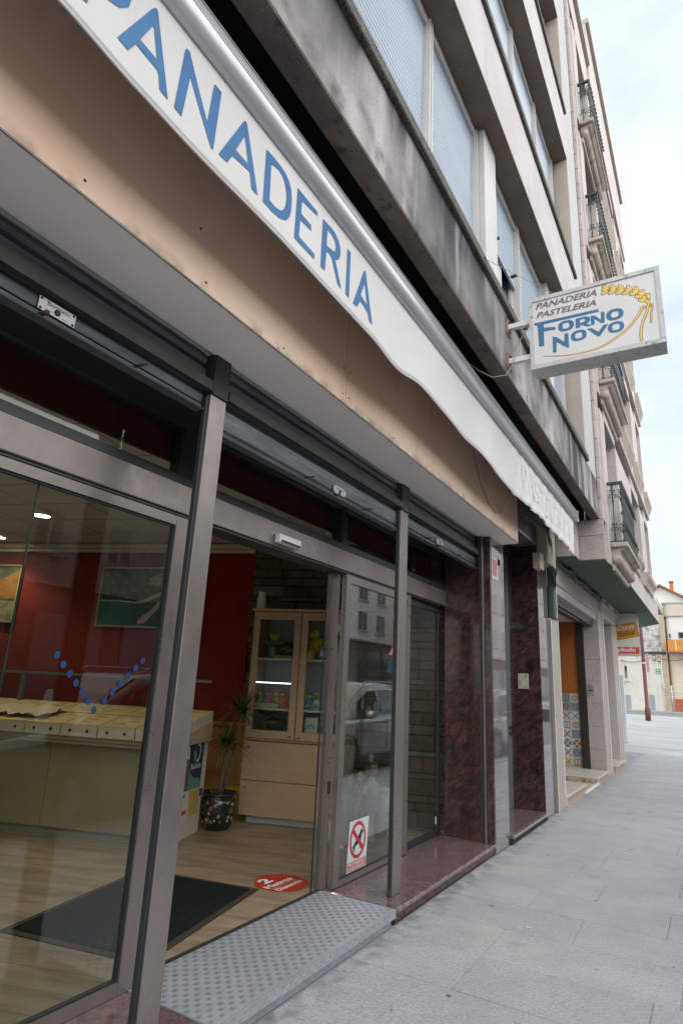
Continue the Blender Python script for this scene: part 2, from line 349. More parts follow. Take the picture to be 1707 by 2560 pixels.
# first-floor band: a downstand beam with its sooty soffit, then wide parapets higher up
box('concrete_band', (.517, XB), (YN, YE), (4.142, 4.748), CONC, bb)
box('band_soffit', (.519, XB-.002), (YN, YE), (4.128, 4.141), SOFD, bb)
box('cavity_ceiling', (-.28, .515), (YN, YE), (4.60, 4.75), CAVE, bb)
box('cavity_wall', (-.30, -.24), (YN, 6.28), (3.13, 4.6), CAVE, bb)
box('sill', (.30, .688), (YN, 8.86), (4.752, 4.845), SILLG, bb, bev=.008)
PZ = [(6.90, 7.83, 7.92), (10.2, 11.17, 11.26), (13.45, 14.4, 14.5)]
for i, (za, zb_, zc_) in enumerate(PZ):
    box('concrete_band', (.18, XB), (YN, 8.845), (za+.012, zb_), CONC2, bb)
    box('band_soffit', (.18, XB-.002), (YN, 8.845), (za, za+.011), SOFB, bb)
    if i < 3: box('sill', (.30, .688), (YN, 8.86), (zb_+.003, zc_), SILLG, bb, bev=.006)
box('end_pillar', (.17, XB-.003), (8.852, YE), (4.752, 17.3), GREYP, bb)
box('pillar_reveal', (.42, XB-.006), (8.838, 8.851), (4.848, 17.2), TANW, bb)
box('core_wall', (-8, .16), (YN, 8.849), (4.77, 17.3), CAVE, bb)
box('attic_wall', (.165, XB), (YN, 8.845), (16.4, 17.3), CONC2, bb)
def slats(name, x, y0, y1, z0, z1, pitch, m, parent, depth=.018):
    """corrugated roller shutter curtain"""
    n = max(2, int((z1-z0)/pitch)); v = []; f = []
    for i in range(n):
        za = z0+(z1-z0)*i/n; h_ = (z1-z0)/n
        for t, dx in ((0, 0), (.12, depth*.7), (.5, depth), (.86, depth*.75), (.93, 0)):
            k = len(v); v += [(x+dx, y0, za+t*h_), (x+dx, y1, za+t*h_)]
            if k: f.append((k-2, k-1, k+1, k))
    v += [(x, y0, z1), (x, y1, z1)]; k = len(v)-2; f.append((k-2, k-1, k+1, k))
    return mk(name, v, f, m, parent)
XW = .40
def window(y0, y1, z0, z1, drop, pitch=.052, fw_=.05):
    """aluminium frame with a roller shutter let down to the fraction drop"""
    fr = boxes('window', [((XW-.06, XW+.012), (y0, y0+fw_), (z0, z1)), ((XW-.06, XW+.012), (y1-fw_, y1), (z0, z1)), ((XW-.06, XW+.010), (y0+fw_, y1-fw_), (z1-.09, z1))], WFRAME, bb)
    for ya in (y0+.012, y1-.035): box('guide_rail', (XW+.013, XW+.03), (ya, ya+.023), (z0, z1-.01), WFRAME, fr)
    zb = z1-.09-(z1-.09-z0)*drop
    slats('roller_shutter', XW-.035, y0+fw_, y1-fw_, zb+.004, z1-.092, pitch, BLIND, fr)
    if drop < .99:
        box('pane', (XW-.10, XW-.09), (y0+fw_, y1-fw_), (z0, zb+.1), WGL, fr)
        ym = (y0+y1)/2
        boxes('sash', [((XW-.085, XW-.05), (yy, yy+.055), (z0, zb+.08)) for yy in (y0+fw_, ym-.06, ym+.01, y1-fw_-.055)]+[((XW-.085, XW-.052), (y0+fw_, y1-fw_), (z0, z0+.05))], WFRAME, fr)
        box('bottom_bar', (XW-.04, XW-.015), (y0+fw_, y1-fw_), (zb-.03, zb), BLIND, fr)
    for yy in (y0+.22, y1-.22):
        box('stopper', (XW-.02, XW+.05), (yy-.012, yy+.012), (zb+.02, zb+.045), BLACK, fr)
    return fr
def row(z0, z1, spans):
    for (a, b, kind) in spans:
        if kind == 'pier':
            box('window_pier', (.2, XW+.09), (a+.003, b-.003), (z0+.003, z1-.003), WFRAME, bb, bev=.004)
        else: window(a, b, z0+.003, z1-.004, kind)
row(4.845, 6.90, [(-1.9, -.35, 1), (-.35, .55, 'pier'), (.55, 2.02, 1), (2.02, 3.52, 1), (3.52, 4.72, 1), (4.72, 5.10, 'pier'), (5.10, 6.22, .40), (6.22, 7.42, .62), (7.42, 7.62, 'pier'), (7.62, 8.78, 1)])
row(7.92, 10.2, [(1.8, 3.0, 1), (3.0, 3.4, 'pier'), (3.4, 4.8, .86), (4.8, 6.28, .9), (6.28, 7.55, .85), (7.55, 8.75, .8)])
row(11.26, 13.45, [(3.0, 4.5, .9), (4.5, 6.0, .9), (6.0, 7.3, .9), (7.3, 8.75, .85)])

# ------------------------------------------------------------------ shopfront
sf = thing('shopfront', 'bakery shopfront with bronze aluminium posts, glass and red granite cladding', 'shopfront')
# plinth and sills of red granite
box('sill', (-.60, .004), (4.105, 6.296), (.062, .092), REDS, sf, bev=.004)
box('sill', (-.60, .004), (-2.0, 2.346), (.062, .092), REDS, sf, bev=.004)
for a, b in ((4.105, 5.16), (5.164, 6.29)): box('riser_panel', (-.05, -.012), (a, b), (-.002, .061), REDG, sf)
box('riser_panel', (-.05, -.012), (-2.0, 2.346), (-.002, .061), REDG, sf)
box('plinth_core', (-.6, -.052), (-2, 6.27), (-.1, .06), CAVE, sf)
# posts, each with a black rubber seal on the near side
for (a, b, zb) in ((2.035, 2.152, .093), (4.288, 4.425, .093)):
    p_ = box('post', (-.152, -.118), (a, b), (zb, 2.872), ALU, sf, bev=.004, seg=2)
    box('rubber_seal', (-.150, -.128), (a-.020, a-.001), (zb, 2.85), RUB, p_)
    box('rusty_foot', (-.151, -.127), (a-.024, a-.0005), (zb-.001, zb+.05), RUST, p_)
    box('post_cap', (-.2, -.108), (a+.002, b-.002), (2.875, 3.10), SHUTD, p_)
box('shutter_rail', (-.134, -.104), (-2, 2.03), (2.884, 2.938), SHUTD, sf)
box('shutter_rail', (-.134, -.104), (2.157, 4.284), (2.884, 2.938), SHUTD, sf)
box('shutter_rail', (-.134, -.104), (4.43, 6.26), (2.884, 2.938), SHUTD, sf)
# transom: fanlight frame, door operator cover
GX = -.52
box('operator_cover', (-.66, GX+.028), (-2, 6.262), (2.352, 2.512), ALU, sf, bev=.004)
box('cover_lip', (-.66, GX+.012), (-2, 6.262), (2.338, 2.351), ALUD, sf)
box('fanlight_rail', (-.60, GX+.02), (-2, 6.262), (2.515, 2.563), ALUD, sf)
box('fanlight_head', (-.60, GX+.02), (-2, 6.262), (2.852, 3.098), ALUD, sf)
for a, b in ((2.262, 2.40), (4.03, 4.10), (-.6, -.5)): box('fanlight_mullion', (-.60, GX+.018), (a, b), (2.564, 2.851), ALUD, sf)
for a, b in ((-2, -.6), (-.5, 2.262), (2.40, 4.03), (4.10, 6.262)): box('fanlight_pane', (GX-.012, GX-.006), (a, b), (2.564, 2.851), GLS, sf)
box('recess_ceiling', (-.66, -.16), (-2, 6.262), (3.10, 3.128), SOFW, sf)
# left fixed light: frame + glass with the edge of the parked sliding leaf behind
lf = boxes('fixed_light', [((GX-.045, GX+.005), (2.286, 2.378), (.094, 2.336)), ((GX-.045, GX+.004), (-2, 2.285), (2.284, 2.336)), ((GX-.045, GX+.004), (-2, 2.285), (.094, .146))], ALU, sf)
box('pane', (GX-.022, GX-.016), (-2, 2.285), (.147, 2.283), GLS, lf)
box('pane_seal', (GX-.030, GX-.006), (2.276, 2.2845), (.155, 2.276), RUB, lf)
box('pane_seal', (GX-.030, GX-.006), (-2, 2.275), (2.274, 2.283), RUB, lf)
box('pane_seal', (GX-.030, GX-.006), (-2, 2.275), (.147, .155), RUB, lf)
box('leaf_edge', (GX-.05, GX-.044), (1.500, 1.507), (.15, 2.28), mat('glass_edge', (.025, .05, .05), .15), lf)
for i, (a, b) in enumerate([(1.713, 1.555), (1.751, 1.516), (1.791, 1.478), (1.830, 1.440), (1.869, 1.400), (1.907, 1.363), (1.947, 1.324), (1.997, 1.364), (2.037, 1.402), (2.075, 1.440), (2.115, 1.478), (2.155, 1.518), (2.193, 1.555)]):
    flat('safety_dot', [[(a+.0145*cos(t*pi/10), b+.0165*sin(t*pi/10)) for t in range(20)]], lambda p, q: (GX-.0135, p, q), mat('blue_dot_film', (.006, .055, .19), .45), lf)
# sliding leaf parked in front of the right-hand light
lr = boxes('door_leaf', [((GX-.03, GX+.012), (4.135, 4.213), (.10, 2.334)), ((GX-.03, GX+.011), (4.214, 5.30), (2.272, 2.334)), ((GX-.03, GX+.011), (4.214, 5.30), (.10, .138)), ((GX-.03, GX+.012), (5.301, 5.37), (.10, 2.334))], ALU, sf)
box('pane', (GX-.012, GX-.006), (4.214, 5.30), (.139, 2.271), GLSD, lr)
box('pane_seal', (GX-.016, GX+.004), (4.2142, 4.2205), (.14, 2.27), RUB, lr)
box('pane_seal', (GX-.016, GX+.004), (4.221, 5.29), (.139, .146), RUB, lr)
box('second_stile', (GX-.10, GX-.04), (4.072, 4.125), (.10, 2.334), ALU, lr); box('inner_leaf_pane', (GX-.076, GX-.070), (3.992, 4.071), (.10, 2.33), GLS, lr); box('inner_leaf_edge', (GX-.078, GX-.068), (3.984, 3.991), (.10, 2.334), RUB, lr)
box('door_latch', (GX-.039, GX-.032), (4.085, 4.11), (.72, .80), BLACK, lr)
rl = boxes('fixed_light', [((GX-.06, GX-.035), (6.20, 6.262), (.094, 2.336)), ((GX-.06, GX-.035), (5.375, 6.199), (2.268, 2.336)), ((GX-.06, GX-.035), (5.375, 6.199), (.094, .150))], ALUD, sf)
box('pane', (GX-.05, GX-.044), (5.375, 6.199), (.151, 2.267), GLS, rl)
box('care_sticker', (GX-.043, GX-.0425), (6.15, 6.185), (.20, .27), mat('sticker_paper', (.7, .62, .62), .6), rl)
# red granite reveal at the far end of the window bay, shutter track and polished pilaster
zz = [.093, .77, 1.44, 2.11, 3.098]
for a, b in zip(zz, zz[1:]): box('granite_panel', (-.512, -.118), (6.268, 6.285), (a+.002, b-.002), REDG, sf)
tr_ = box('shutter_track', (-.116, -.072), (6.225, 6.285), (.093, 3.098), ALU, sf, bev=.004); box('track_groove', (-.108, -.084), (6.221, 6.2245), (.1, 3.09), BLACK, tr_)
for a, b in zip(zz, zz[1:]): box('granite_panel', (-.070, -.003), (6.262, 6.289), (a+.002, b-.002), REDG, sf)
box('pilaster_core', (-.52, -.025), (6.292, 6.745), (-.05, 4.59), CAVE, sf)
for a, b in ((-.004, .80), (.803, 1.80), (1.803, 2.80), (2.803, 4.10)): box('pilaster_panel', (-.024, 0), (6.292, 6.752), (a, b), MIRG, sf)
# fascia box with its panels and the white soffit
for a, b in ((-2.0, -.05), (-.044, 2.83), (2.836, 5.2), (5.206, 6.70)): box('fascia_panel', (.165, .19), (a, b), (3.108, 4.05), FASC, sf)
box('fascia_return', (-.14, .164), (6.672, 6.698), (3.108, 4.05), FASC, sf)
box('soffit_panel', (-.125, .188), (-2.0, 6.699), (3.094, 3.107), SOFW, sf)
box('soffit_trim', (.176, .1945), (-2.0, 6.701), (3.096, 3.104), mat('dirty_trim', (.30, .27, .25), .7, c2=(.16, .14, .13), scale=12), sf)
for (yy, zv) in ((2.80, 3.16), (2.87, 3.16), (2.80, 3.33), (2.87, 3.33), (2.2, 3.14), (1.62, 3.15), (3.5, 3.14), (4.3, 3.14), (5.17, 3.16), (5.24, 3.16), (1.0, 3.16), (.55, 3.37), (1.55, 3.38)):
    lathe('screw_hole', [(.006, 0), (.006, .0015)], (0, 0, 0), BLACK, sf, seg=8).matrix_local = Matrix.Translation((.1902, yy, zv)) @ Matrix.Rotation(pi/2, 4, 'Y')

# three roller shutters, nearly rolled up
def roller(name_lab, y0, y1, zb, lock, bolts):
    t = thing('roller_shutter', name_lab, 'shutter', group='roller shutters of the bakery')
    def slat(z0, z1, bulge=.016):
        h_ = z1-z0
        pr = [(-.175, z0), (-.165, z0+.004), (-.160+bulge*.6, z0+.14*h_), (-.160+bulge, z0+.45*h_), (-.160+bulge*.7, z0+.78*h_), (-.168, z0+.90*h_), (-.166, z1-.002), (-.178, z1-.002), (-.186, z0+.5*h_)]
        return sweep('slat', pr, y0, y1, SHUT, t)
    s0 = slat(zb+.032, 2.882, .014)
    sweep('bottom_bar', [(-.185, zb), (-.130, zb), (-.128, zb+.005), (-.150, zb+.012), (-.146, zb+.030), (-.180, zb+.030)], y0, y1, SHUT, t)
    slat(2.882, 2.945); slat(2.945, 3.025); slat(3.025, 3.098)
    if lock:
        ly = lock; lp = box('lock_plate', (-.1425, -.139), (ly-.08, ly+.08), (zb+.036, zb+.092), mat('lock_plate_metal', (.42, .42, .42), .4, metal=.4), t, bev=.001)
        lathe('key_hole', [(.013, 0), (.013, .003), (.006, .0035)], (0, 0, 0), BLACK, lp, seg=12).matrix_local = Matrix.Translation((-.139, ly, zb+.058)) @ Matrix.Rotation(pi/2, 4, 'Y')
        for a, b in ((-.07, .044), (.07, .044), (-.07, .084), (.07, .084)):
            lathe('rivet', [(.006, 0), (.004, .003)], (0, 0, 0), BLACK, lp, seg=8).matrix_local = Matrix.Translation((-.139, ly+a, zb+b)) @ Matrix.Rotation(pi/2, 4, 'Y')
        text('maker_print', 'Bermatic', lambda u, v: (-.1386, ly-.045+u*.10, zb+.068+v*.018), mat('green_print', (.02, .09, .06), .6), lp, .01)
        boxes('small_print', [((-.1388, -.1386), (ly-.055, ly-.018), (zb+.048, zb+.0495)), ((-.1388, -.1386), (ly+.018, ly+.055), (zb+.044, zb+.0455))], BLACK, lp)
        tube('lock_peg', [(-.15, ly-.06, zb+.02), (-.10, ly-.06, zb+.015)], .010, RUST, t)
    for yb in bolts:
        tube('bolt', [(-.155, yb, zb+.030), (-.13, yb, zb+.030), (-.085, yb+.012, zb+.034)], .0065, BLACK, t)
    return t
roller('galvanised roller shutter with lock plate above the left window', -2.0, 2.008, 2.776, 1.186, [1.585, .4])
roller('galvanised roller shutter above the open bakery door', 2.157, 4.262, 2.69, 3.36, [2.95, 3.72])
roller('galvanised roller shutter above the far window by the red granite', 4.43, 6.222, 2.735, 5.18, [4.86, 5.62])

# presence sensor above the door
sn = thing('door_sensor', 'small white motion sensor bar above the sliding door', 'sensor')
box('housing', (GX+.0285, GX+.075), (3.135, 3.385), (2.372, 2.432), WHITE, sn, bev=.008, seg=2)
box('sensor_window', (GX+.0755, GX+.078), (3.15, 3.37), (2.376, 2.392), BLACK, sn)

# aluminium chequer-plate step
st = thing('tread_plate_step', 'aluminium chequer plate step in front of the open door', 'step')
CHK = mat('chequer_plate', (.36, .37, .395), .40, metal=.35, c2=(.42, .43, .46), scale=14, rvar=.08)
CHKL = mat('worn_tread_pads', (.42, .50, .60), .30, metal=.4, c2=(.35, .42, .51), scale=30)
box('plate_top', (-.572, .008), (2.35, 4.082), (.088, .0962), CHK, st)
box('plate_front', (.0, .0075), (2.35, 4.082), (.045, .0875), CHK, st)
box('plate_riser', (-.045, -.012), (2.35, 4.05), (0, .0445), CHK, st)
box('step_core', (-.57, -.046), (2.355, 4.075), (-.02, .0875), CAVE, st)
edge = box('nosing', (.0082, .0105), (2.35, 4.082), (.089, .0967), mat('bright_edge', (.7, .72, .75), .25, metal=.9), st)
pads = []; bars = []
CE = .035; ny = int(1.72/CE); nx = int(.57/CE)
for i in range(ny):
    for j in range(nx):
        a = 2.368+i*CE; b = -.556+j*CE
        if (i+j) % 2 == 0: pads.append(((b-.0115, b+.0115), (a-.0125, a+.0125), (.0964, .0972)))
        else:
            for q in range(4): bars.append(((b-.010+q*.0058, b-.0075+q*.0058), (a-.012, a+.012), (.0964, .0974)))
stuff(boxes('tread_pads', pads, CHKL, st)); stuff(boxes('tread_bars', bars, mat('reflection_dark_bars', (.25, .255, .27), .45, metal=.5), st))  # bars coloured darker to paint in the dark lines of their reflections
fb = []
for i in range(int(1.72/.036)):
    a = 2.362+i*.036
    for q in range(4):
        fb.append(((.0077, .0088), (a+q*.006, a+q*.006+.0035), (.05+((i % 2)*.018), .066+((i % 2)*.018))))
        fb.append(((-.0118, -.0105), (a+q*.006, a+q*.006+.0035), (.006+((i % 2)*.018), .022+((i % 2)*.018))))
stuff(boxes('front_tread_bars', fb, CHKL, st))
box('door_track', (-.60, -.575), (2.30, 4.12), (.084, .1005), ALUD, sf)

# no-dogs sticker on the sliding leaf
ds = thing('no_dogs_sticker', 'no dogs sticker with red ring on the sliding glass door', 'sticker')
XS = GX-.0045
mp_ = lambda a, b: (XS, a, b); mp1 = lambda a, b: (XS+.0006, a, b); mp2 = lambda a, b: (XS+.0012, a, b)
flat('sticker_sheet', [[(4.345, .148), (4.645, .150), (4.678, .495), (4.374, .492)]], mp_, mat('sticker_white', (.62, .68, .72), .5), ds)
cx, cz, rx, rz_ = 4.507, .352, .125, .128
ring = [(cx+rx*cos(t*pi/24), cz+rz_*sin(t*pi/24)) for t in range(48)]; rin = [(cx+rx*.80*cos(t*pi/24), cz+rz_*.80*sin(t*pi/24)) for t in range(48)]
RSG = mat('sign_red', (.50, .035, .03), .5)
flat('red_ring', [ring, rin], mp1, RSG, ds)
dog = [(-.085, -.045), (-.06, -.03), (-.02, .01), (.03, .04), (.05, .075), (.06, .06), (.082, .055), (.085, .045), (.06, .03), (.05, .0), (.045, -.03), (.045, -.07), (.035, -.07), (.032, -.03), (.0, -.03), (-.045, -.045), (-.04, -.08), (-.05, -.08), (-.058, -.05), (-.07, -.085), (-.078, -.085), (-.068, -.05)]
flat('dog_silhouette', [[(cx+a, cz+b) for a, b in dog]], mp1, BLACK, ds)
flat('red_bar', [[(cx-.095, cz+.065), (cx-.070, cz+.085), (cx+.095, cz-.060), (cx+.072, cz-.085)]], mp2, RSG, ds)
flat('red_panel', [[(4.352, .153), (4.634, .155), (4.642, .215), (4.357, .213)]], mp1, mat('faded_red', (.55, .12, .12), .5), ds)
text('wording', 'PROHIBIDO', lambda u, v: (XS+.0012, 4.375+u*.24, .187+v*.022), WHITE, ds, .02)
text('wording', 'LA ENTRADA', lambda u, v: (XS+.0012, 4.370+u*.25, .159+v*.022), WHITE, ds, .02)

# ------------------------------------------------------------------ apartment doorway beside the shop
dw = thing('apartment_doorway', 'recessed apartment entrance lined with dark red granite beside the bakery', 'doorway')
box('doorstep', (-.40, .045), (6.765, 8.335), (.055, .088), REDS, dw, bev=.005)
box('step_nosing', (.046, .05), (6.765, 8.335), (.078, .089), mat('bright_edge', (.7, .72, .75), .25), dw)
box('step_riser', (-.38, .02), (6.77, 8.33), (-.03, .054), CAVE, dw)
zj = [.089, .41, 1.02, 1.62, 2.30, 3.445]
for a, b in zip(zj, zj[1:]): box('granite_panel', (-.395, -.001), (8.345, 8.365), (a+.0015, b-.0015), REDG, dw)
box('wall_core', (-.5, -.025), (8.367, 8.93), (-.05, 4.59), CAVE, dw)
for a, b in ((-.004, .52), (.522, 1.32), (1.322, 2.05), (2.052, 2.78), (2.782, 3.444)): box('pilaster_panel', (-.024, 0), (8.368, 8.915), (a, b), MIRG, dw)
BEAM = mat('dull_granite_beam', (.17, .145, .15), .45, c2=(.22, .19, .195), scale=10, detail=8, streak=((.05, .045, .05), 6, .6, .5, .75))
box('lintel', (-.30, -.002), (6.756, 9.36), (3.448, 4.12), BEAM, dw)
box('lintel_lip', (-.0015, .006), (6.756, 8.90), (3.446, 3.470), mat('bright_edge', (.7, .72, .75), .25), dw)
box('door_head_panel', (-.42, -.30), (6.756, 8.34), (3.30, 3.446), REDG, dw)
# the street door itself
dr = boxes('door', [((-.43, -.39), (6.77, 6.86), (.09, 3.3)), ((-.43, -.39), (8.20, 8.34), (.09, 3.3)), ((-.43, -.392), (6.861, 8.199), (2.34, 2.44)), ((-.43, -.392), (6.861, 8.199), (.09, .34)), ((-.43, -.392), (7.5, 7.58), (.341, 2.339))], mat('grey_door_frame', (.33, .34, .35), .4, metal=.6), dw)
for a, b in ((6.861, 7.499), (7.581, 8.199)): box('door_pane', (-.415, -.409), (a, b), (.341, 2.339), WGL, dr)
box('door_pane', (-.415, -.409), (6.861, 8.199), (2.441, 3.3), WGL, dr)
for a in (.95, 1.02): box('door_rail', (-.389, -.375), (8.205, 8.335), (a, a+.04), ALUD, dr)
ic = thing('intercom', 'pale metal intercom panel on dark red granite beside the apartment door', 'intercom')
box('plate', (-.293, -.155), (8.335, 8.3445), (1.532, 1.728), mat('intercom_metal', (.50, .48, .44), .4, metal=.3), ic, bev=.003)
for a, b in ((1.575, 1.592), (1.598, 1.615), (1.621, 1.638)):
    box('name_label', (-.255, -.185), (8.3335, 8.3345), (a, b), mat('yellowed_label', (.62, .55, .36), .5), ic)
    box('button', (-.275, -.262), (8.3325, 8.3345), (a+.002, b-.003), ALUD, ic)
flat('speaker_mark', [[(-.21, 1.690), (-.178, 1.690), (-.178, 1.715)]], lambda a, b: (a, 8.3344, b), BLACK, ic)
# posters stuck on the polished pilaster
def flyer(lab, y0, y1, z0, z1, x, red):
    f_ = thing('flyer', lab, 'flyer')
    mk('sheet', [(x, y0, z0), (x, y1, z0+.01), (x, y1, z1), (x, y0, z1+.012)], [(0, 1, 2, 3)], mat('flyer_paper', (.62, .60, .61), .6, c2=(.52, .49, .50), scale=40), f_)
    for i in range(7):
        zz_ = lerp(z0+.04, z1-.14, i/6); w_ = (y1-y0)*random.uniform(.55, .85)
        box('print_line', (x+.0006, x+.001), (y0+.02, y0+.02+w_), (zz_, zz_+.018), RSG if red and i not in (2, 5) else SGREY, f_)
    box('print_picture', (x+.0006, x+.001), (y0+.02, y1-.03), (z1-.10, z1-.02), mat('flyer_picture', (.30, .30, .31), .6, c2=(.55, .5, .5), scale=60), f_)
flyer('long flyer with red lines pasted on the polished stone pilaster', 6.305, 6.535, 2.645, 2.985, .0025, True)
flyer('smaller flyer half hidden behind the longer one on the pilaster', 6.50, 6.64, 2.84, 2.965, .0015, True)

# ------------------------------------------------------------------ conduit, junction boxes, green pipe at the party line
cc = thing('conduit_cover', 'tall pale metal conduit cover standing at the end of the granite wall', 'conduit')
CVR = mat('beige_metal_cover', (.42, .39, .355), .5, c2=(.36, .335, .30), scale=2, streak=((.22, .18, .14), 8, .6, .62, .82))
box('cover', (-.04, .03), (8.955, 9.36), (-.004, 2.52), CVR, cc, bev=.006)
box('edge_trim', (.0305, .036), (8.925, 8.953), (-.004, 2.50), mat('pale_trim', (.62, .60, .58), .5), cc)
box('edge_trim', (.0305, .045), (9.362, 9.385), (.02, 2.53), mat('pale_trim', (.62, .60, .58), .5), cc)
for z_ in (.55, 1.2, 1.85): box('clip', (.0365, .039), (8.93, 8.95), (z_, z_+.012), RUST, cc)
gp_ = thing('downpipe', 'dark green square pipe above the pale conduit cover', 'pipe')
box('pipe', (-.01, .075), (8.99, 9.18), (2.525, 3.42), mat('dark_green_paint', (.022, .05, .042), .4), gp_, bev=.012, seg=2)
box('pipe_edge', (.0755, .08), (9.15, 9.185), (2.525, 3.42), mat('pale_trim', (.62, .60, .58), .5), gp_)
jb = thing('junction_box', 'large cream electrical junction box on the wall under the awning end', 'junction box')
CRB = mat('cream_plastic', (.56, .50, .40), .5, c2=(.50, .44, .35), scale=4)
box('box_body', (.0, .115), (8.40, 8.86), (3.22, 3.74), CRB, jb, bev=.01, seg=2)
box('box_lid', (.116, .15), (8.38, 8.88), (3.205, 3.755), CRB, jb, bev=.01, seg=2)
jb2 = thing('junction_box', 'small cream junction box tucked behind the large one', 'junction box')
box('box_body', (.0, .08), (8.14, 8.34), (3.09, 3.30), CRB, jb2, bev=.008, seg=2); box('box_lid', (.081, .10), (8.13, 8.35), (3.085, 3.305), CRB, jb2, bev=.006)
# ------------------------------------------------------------------ awning, rolled in, its printed valance hanging down
aw = thing('awning', 'retracted white awning with blue PANADERIA lettering along the shop', 'awning')
BOT = [(-2, 3.40), (.66, 3.41), (.97, 3.389), (1.2, 3.383), (1.8, 3.398), (2.32, 3.392), (2.64, 3.389), (2.98, 3.358), (3.34, 3.403), (3.74, 3.408), (4.16, 3.378), (4.47, 3.386), (4.76, 3.362), (5.33, 3.331), (5.70, 3.342), (6.2, 3.345), (6.85, 3.372), (7.7, 3.352), (8.65, 3.34)]
YV0, YV1, ZT = -2.0, 8.70, 3.845
def wav(yv, zv):
    k = max(0, min(1, (yv-2.6)/1.2)); kk = max(0, min(1, (yv-5.4)/.5))*(1-max(0, min(1, (yv-8.2)/.4))*.6); t = (ZT-zv)/.5
    return .45 + t*(k*.010*sin(yv*4.1+.5)+k*.006*sin(yv*9.3+t*2)) + kk*(.0052*sin(yv*19+t*4)+.004*sin(yv*31-t*7)+.0025*sin(yv*53+t*12))*(.5+t)
def valance_rows():
    v = []; f = []; ys = []; y = YV0
    while y < YV1: ys.append(y); y += .06 if y < 2.6 else (.025 if y > 5.3 else .04)
    ys.append(YV1); R = 14
    for yv in ys:
        zb = interp(BOT, yv)
        for r in range(R+1):
            z = lerp(ZT, zb, r/R); v.append((wav(yv, z), yv, z))
    n = R+1
    for i in range(len(ys)-1):
        for r in range(R): f.append((i*n+r, i*n+r+1, (i+1)*n+r+1, (i+1)*n+r))
    # back side so that the cloth has thickness
    k = len(v); v += [(x-.0025, y_, z) for x, y_, z in v]
    f += [tuple(q+k for q in reversed(ff)) for ff in f]
    for i in range(len(ys)-1): f.append((i*n+R, k+i*n+R, k+(i+1)*n+R, (i+1)*n+R))
    for r in range(R):
        a = (len(ys)-1)*n+r; f.append((a, a+1, k+a+1, k+a))
    return v, f
v, f = valance_rows(); mk('valance', v, f, CLOTH, aw, True)
hem = []; y = YV0
while y <= YV1: hem.append((wav(y, interp(BOT, y))-.001, y, interp(BOT, y)+.002)); y += .05
tube('hem_cord', hem, .0045, CLOTH, aw, 6)
hl = []; y = YV0
while y <= YV1: hl.append((y, interp(BOT, y)+.022)); y += .08
vv = []; ff = []
for i, (yv, z) in enumerate(hl):
    vv += [(wav(yv, z)+.0012, yv, z), (wav(yv, z+.003)+.0012, yv, z+.003)]
    if i: ff.append((2*i-2, 2*i, 2*i+1, 2*i-1))
mk('stitch_line', vv, ff, mat('pale_blue_stitch', (.50, .56, .66), .8), aw)
# front bar and cloth roll
bar = [(.425, 3.846), (.466, 3.838), (.492, 3.862), (.506, 3.905), (.508, 3.955), (.498, 3.992), (.474, 4.018), (.440, 4.022), (.418, 4.0), (.412, 3.9)]
sweep('front_bar', bar, YV0, 8.80, ALUW, aw, True)
for i in range(5): box('bar_groove', (.5065-.001*i, .5088), (YV0, 8.79), (3.918+.012*i, 3.921+.012*i), mat('bar_shadow_line', (.36, .37, .40), .5), aw)
box('bar_end_cap', (.415, .505), (8.801, 8.815), (3.85, 4.015), WHITE, aw, bev=.004)
roll = []; 
for i in range(60):
    yv = lerp(YV0, 8.9, i/59); roll.append((.335, yv, 3.985+.006*sin(yv*3.3)))
tube('cloth_roll', roll, [.088+.005*sin(i*1.7)+.004*sin(i*.6) for i in range(60)], CLOTH, aw, 14)
lathe('roll_end_cap', [(.05, 0), (.085, .0), (.085, .03), (.06, .05)], (0, 0, 0), mat('blue_grey_cap', (.12, .20, .25), .5), aw, 14).matrix_local = Matrix.Translation((.335, 8.905, 3.99)) @ Matrix.Rotation(-pi/2, 4, 'X')
for yv in (1.0, 4.6, 8.5): box('wall_bracket', (-.24, .27), (yv, yv+.05), (3.96, 4.02), ALUD, aw)
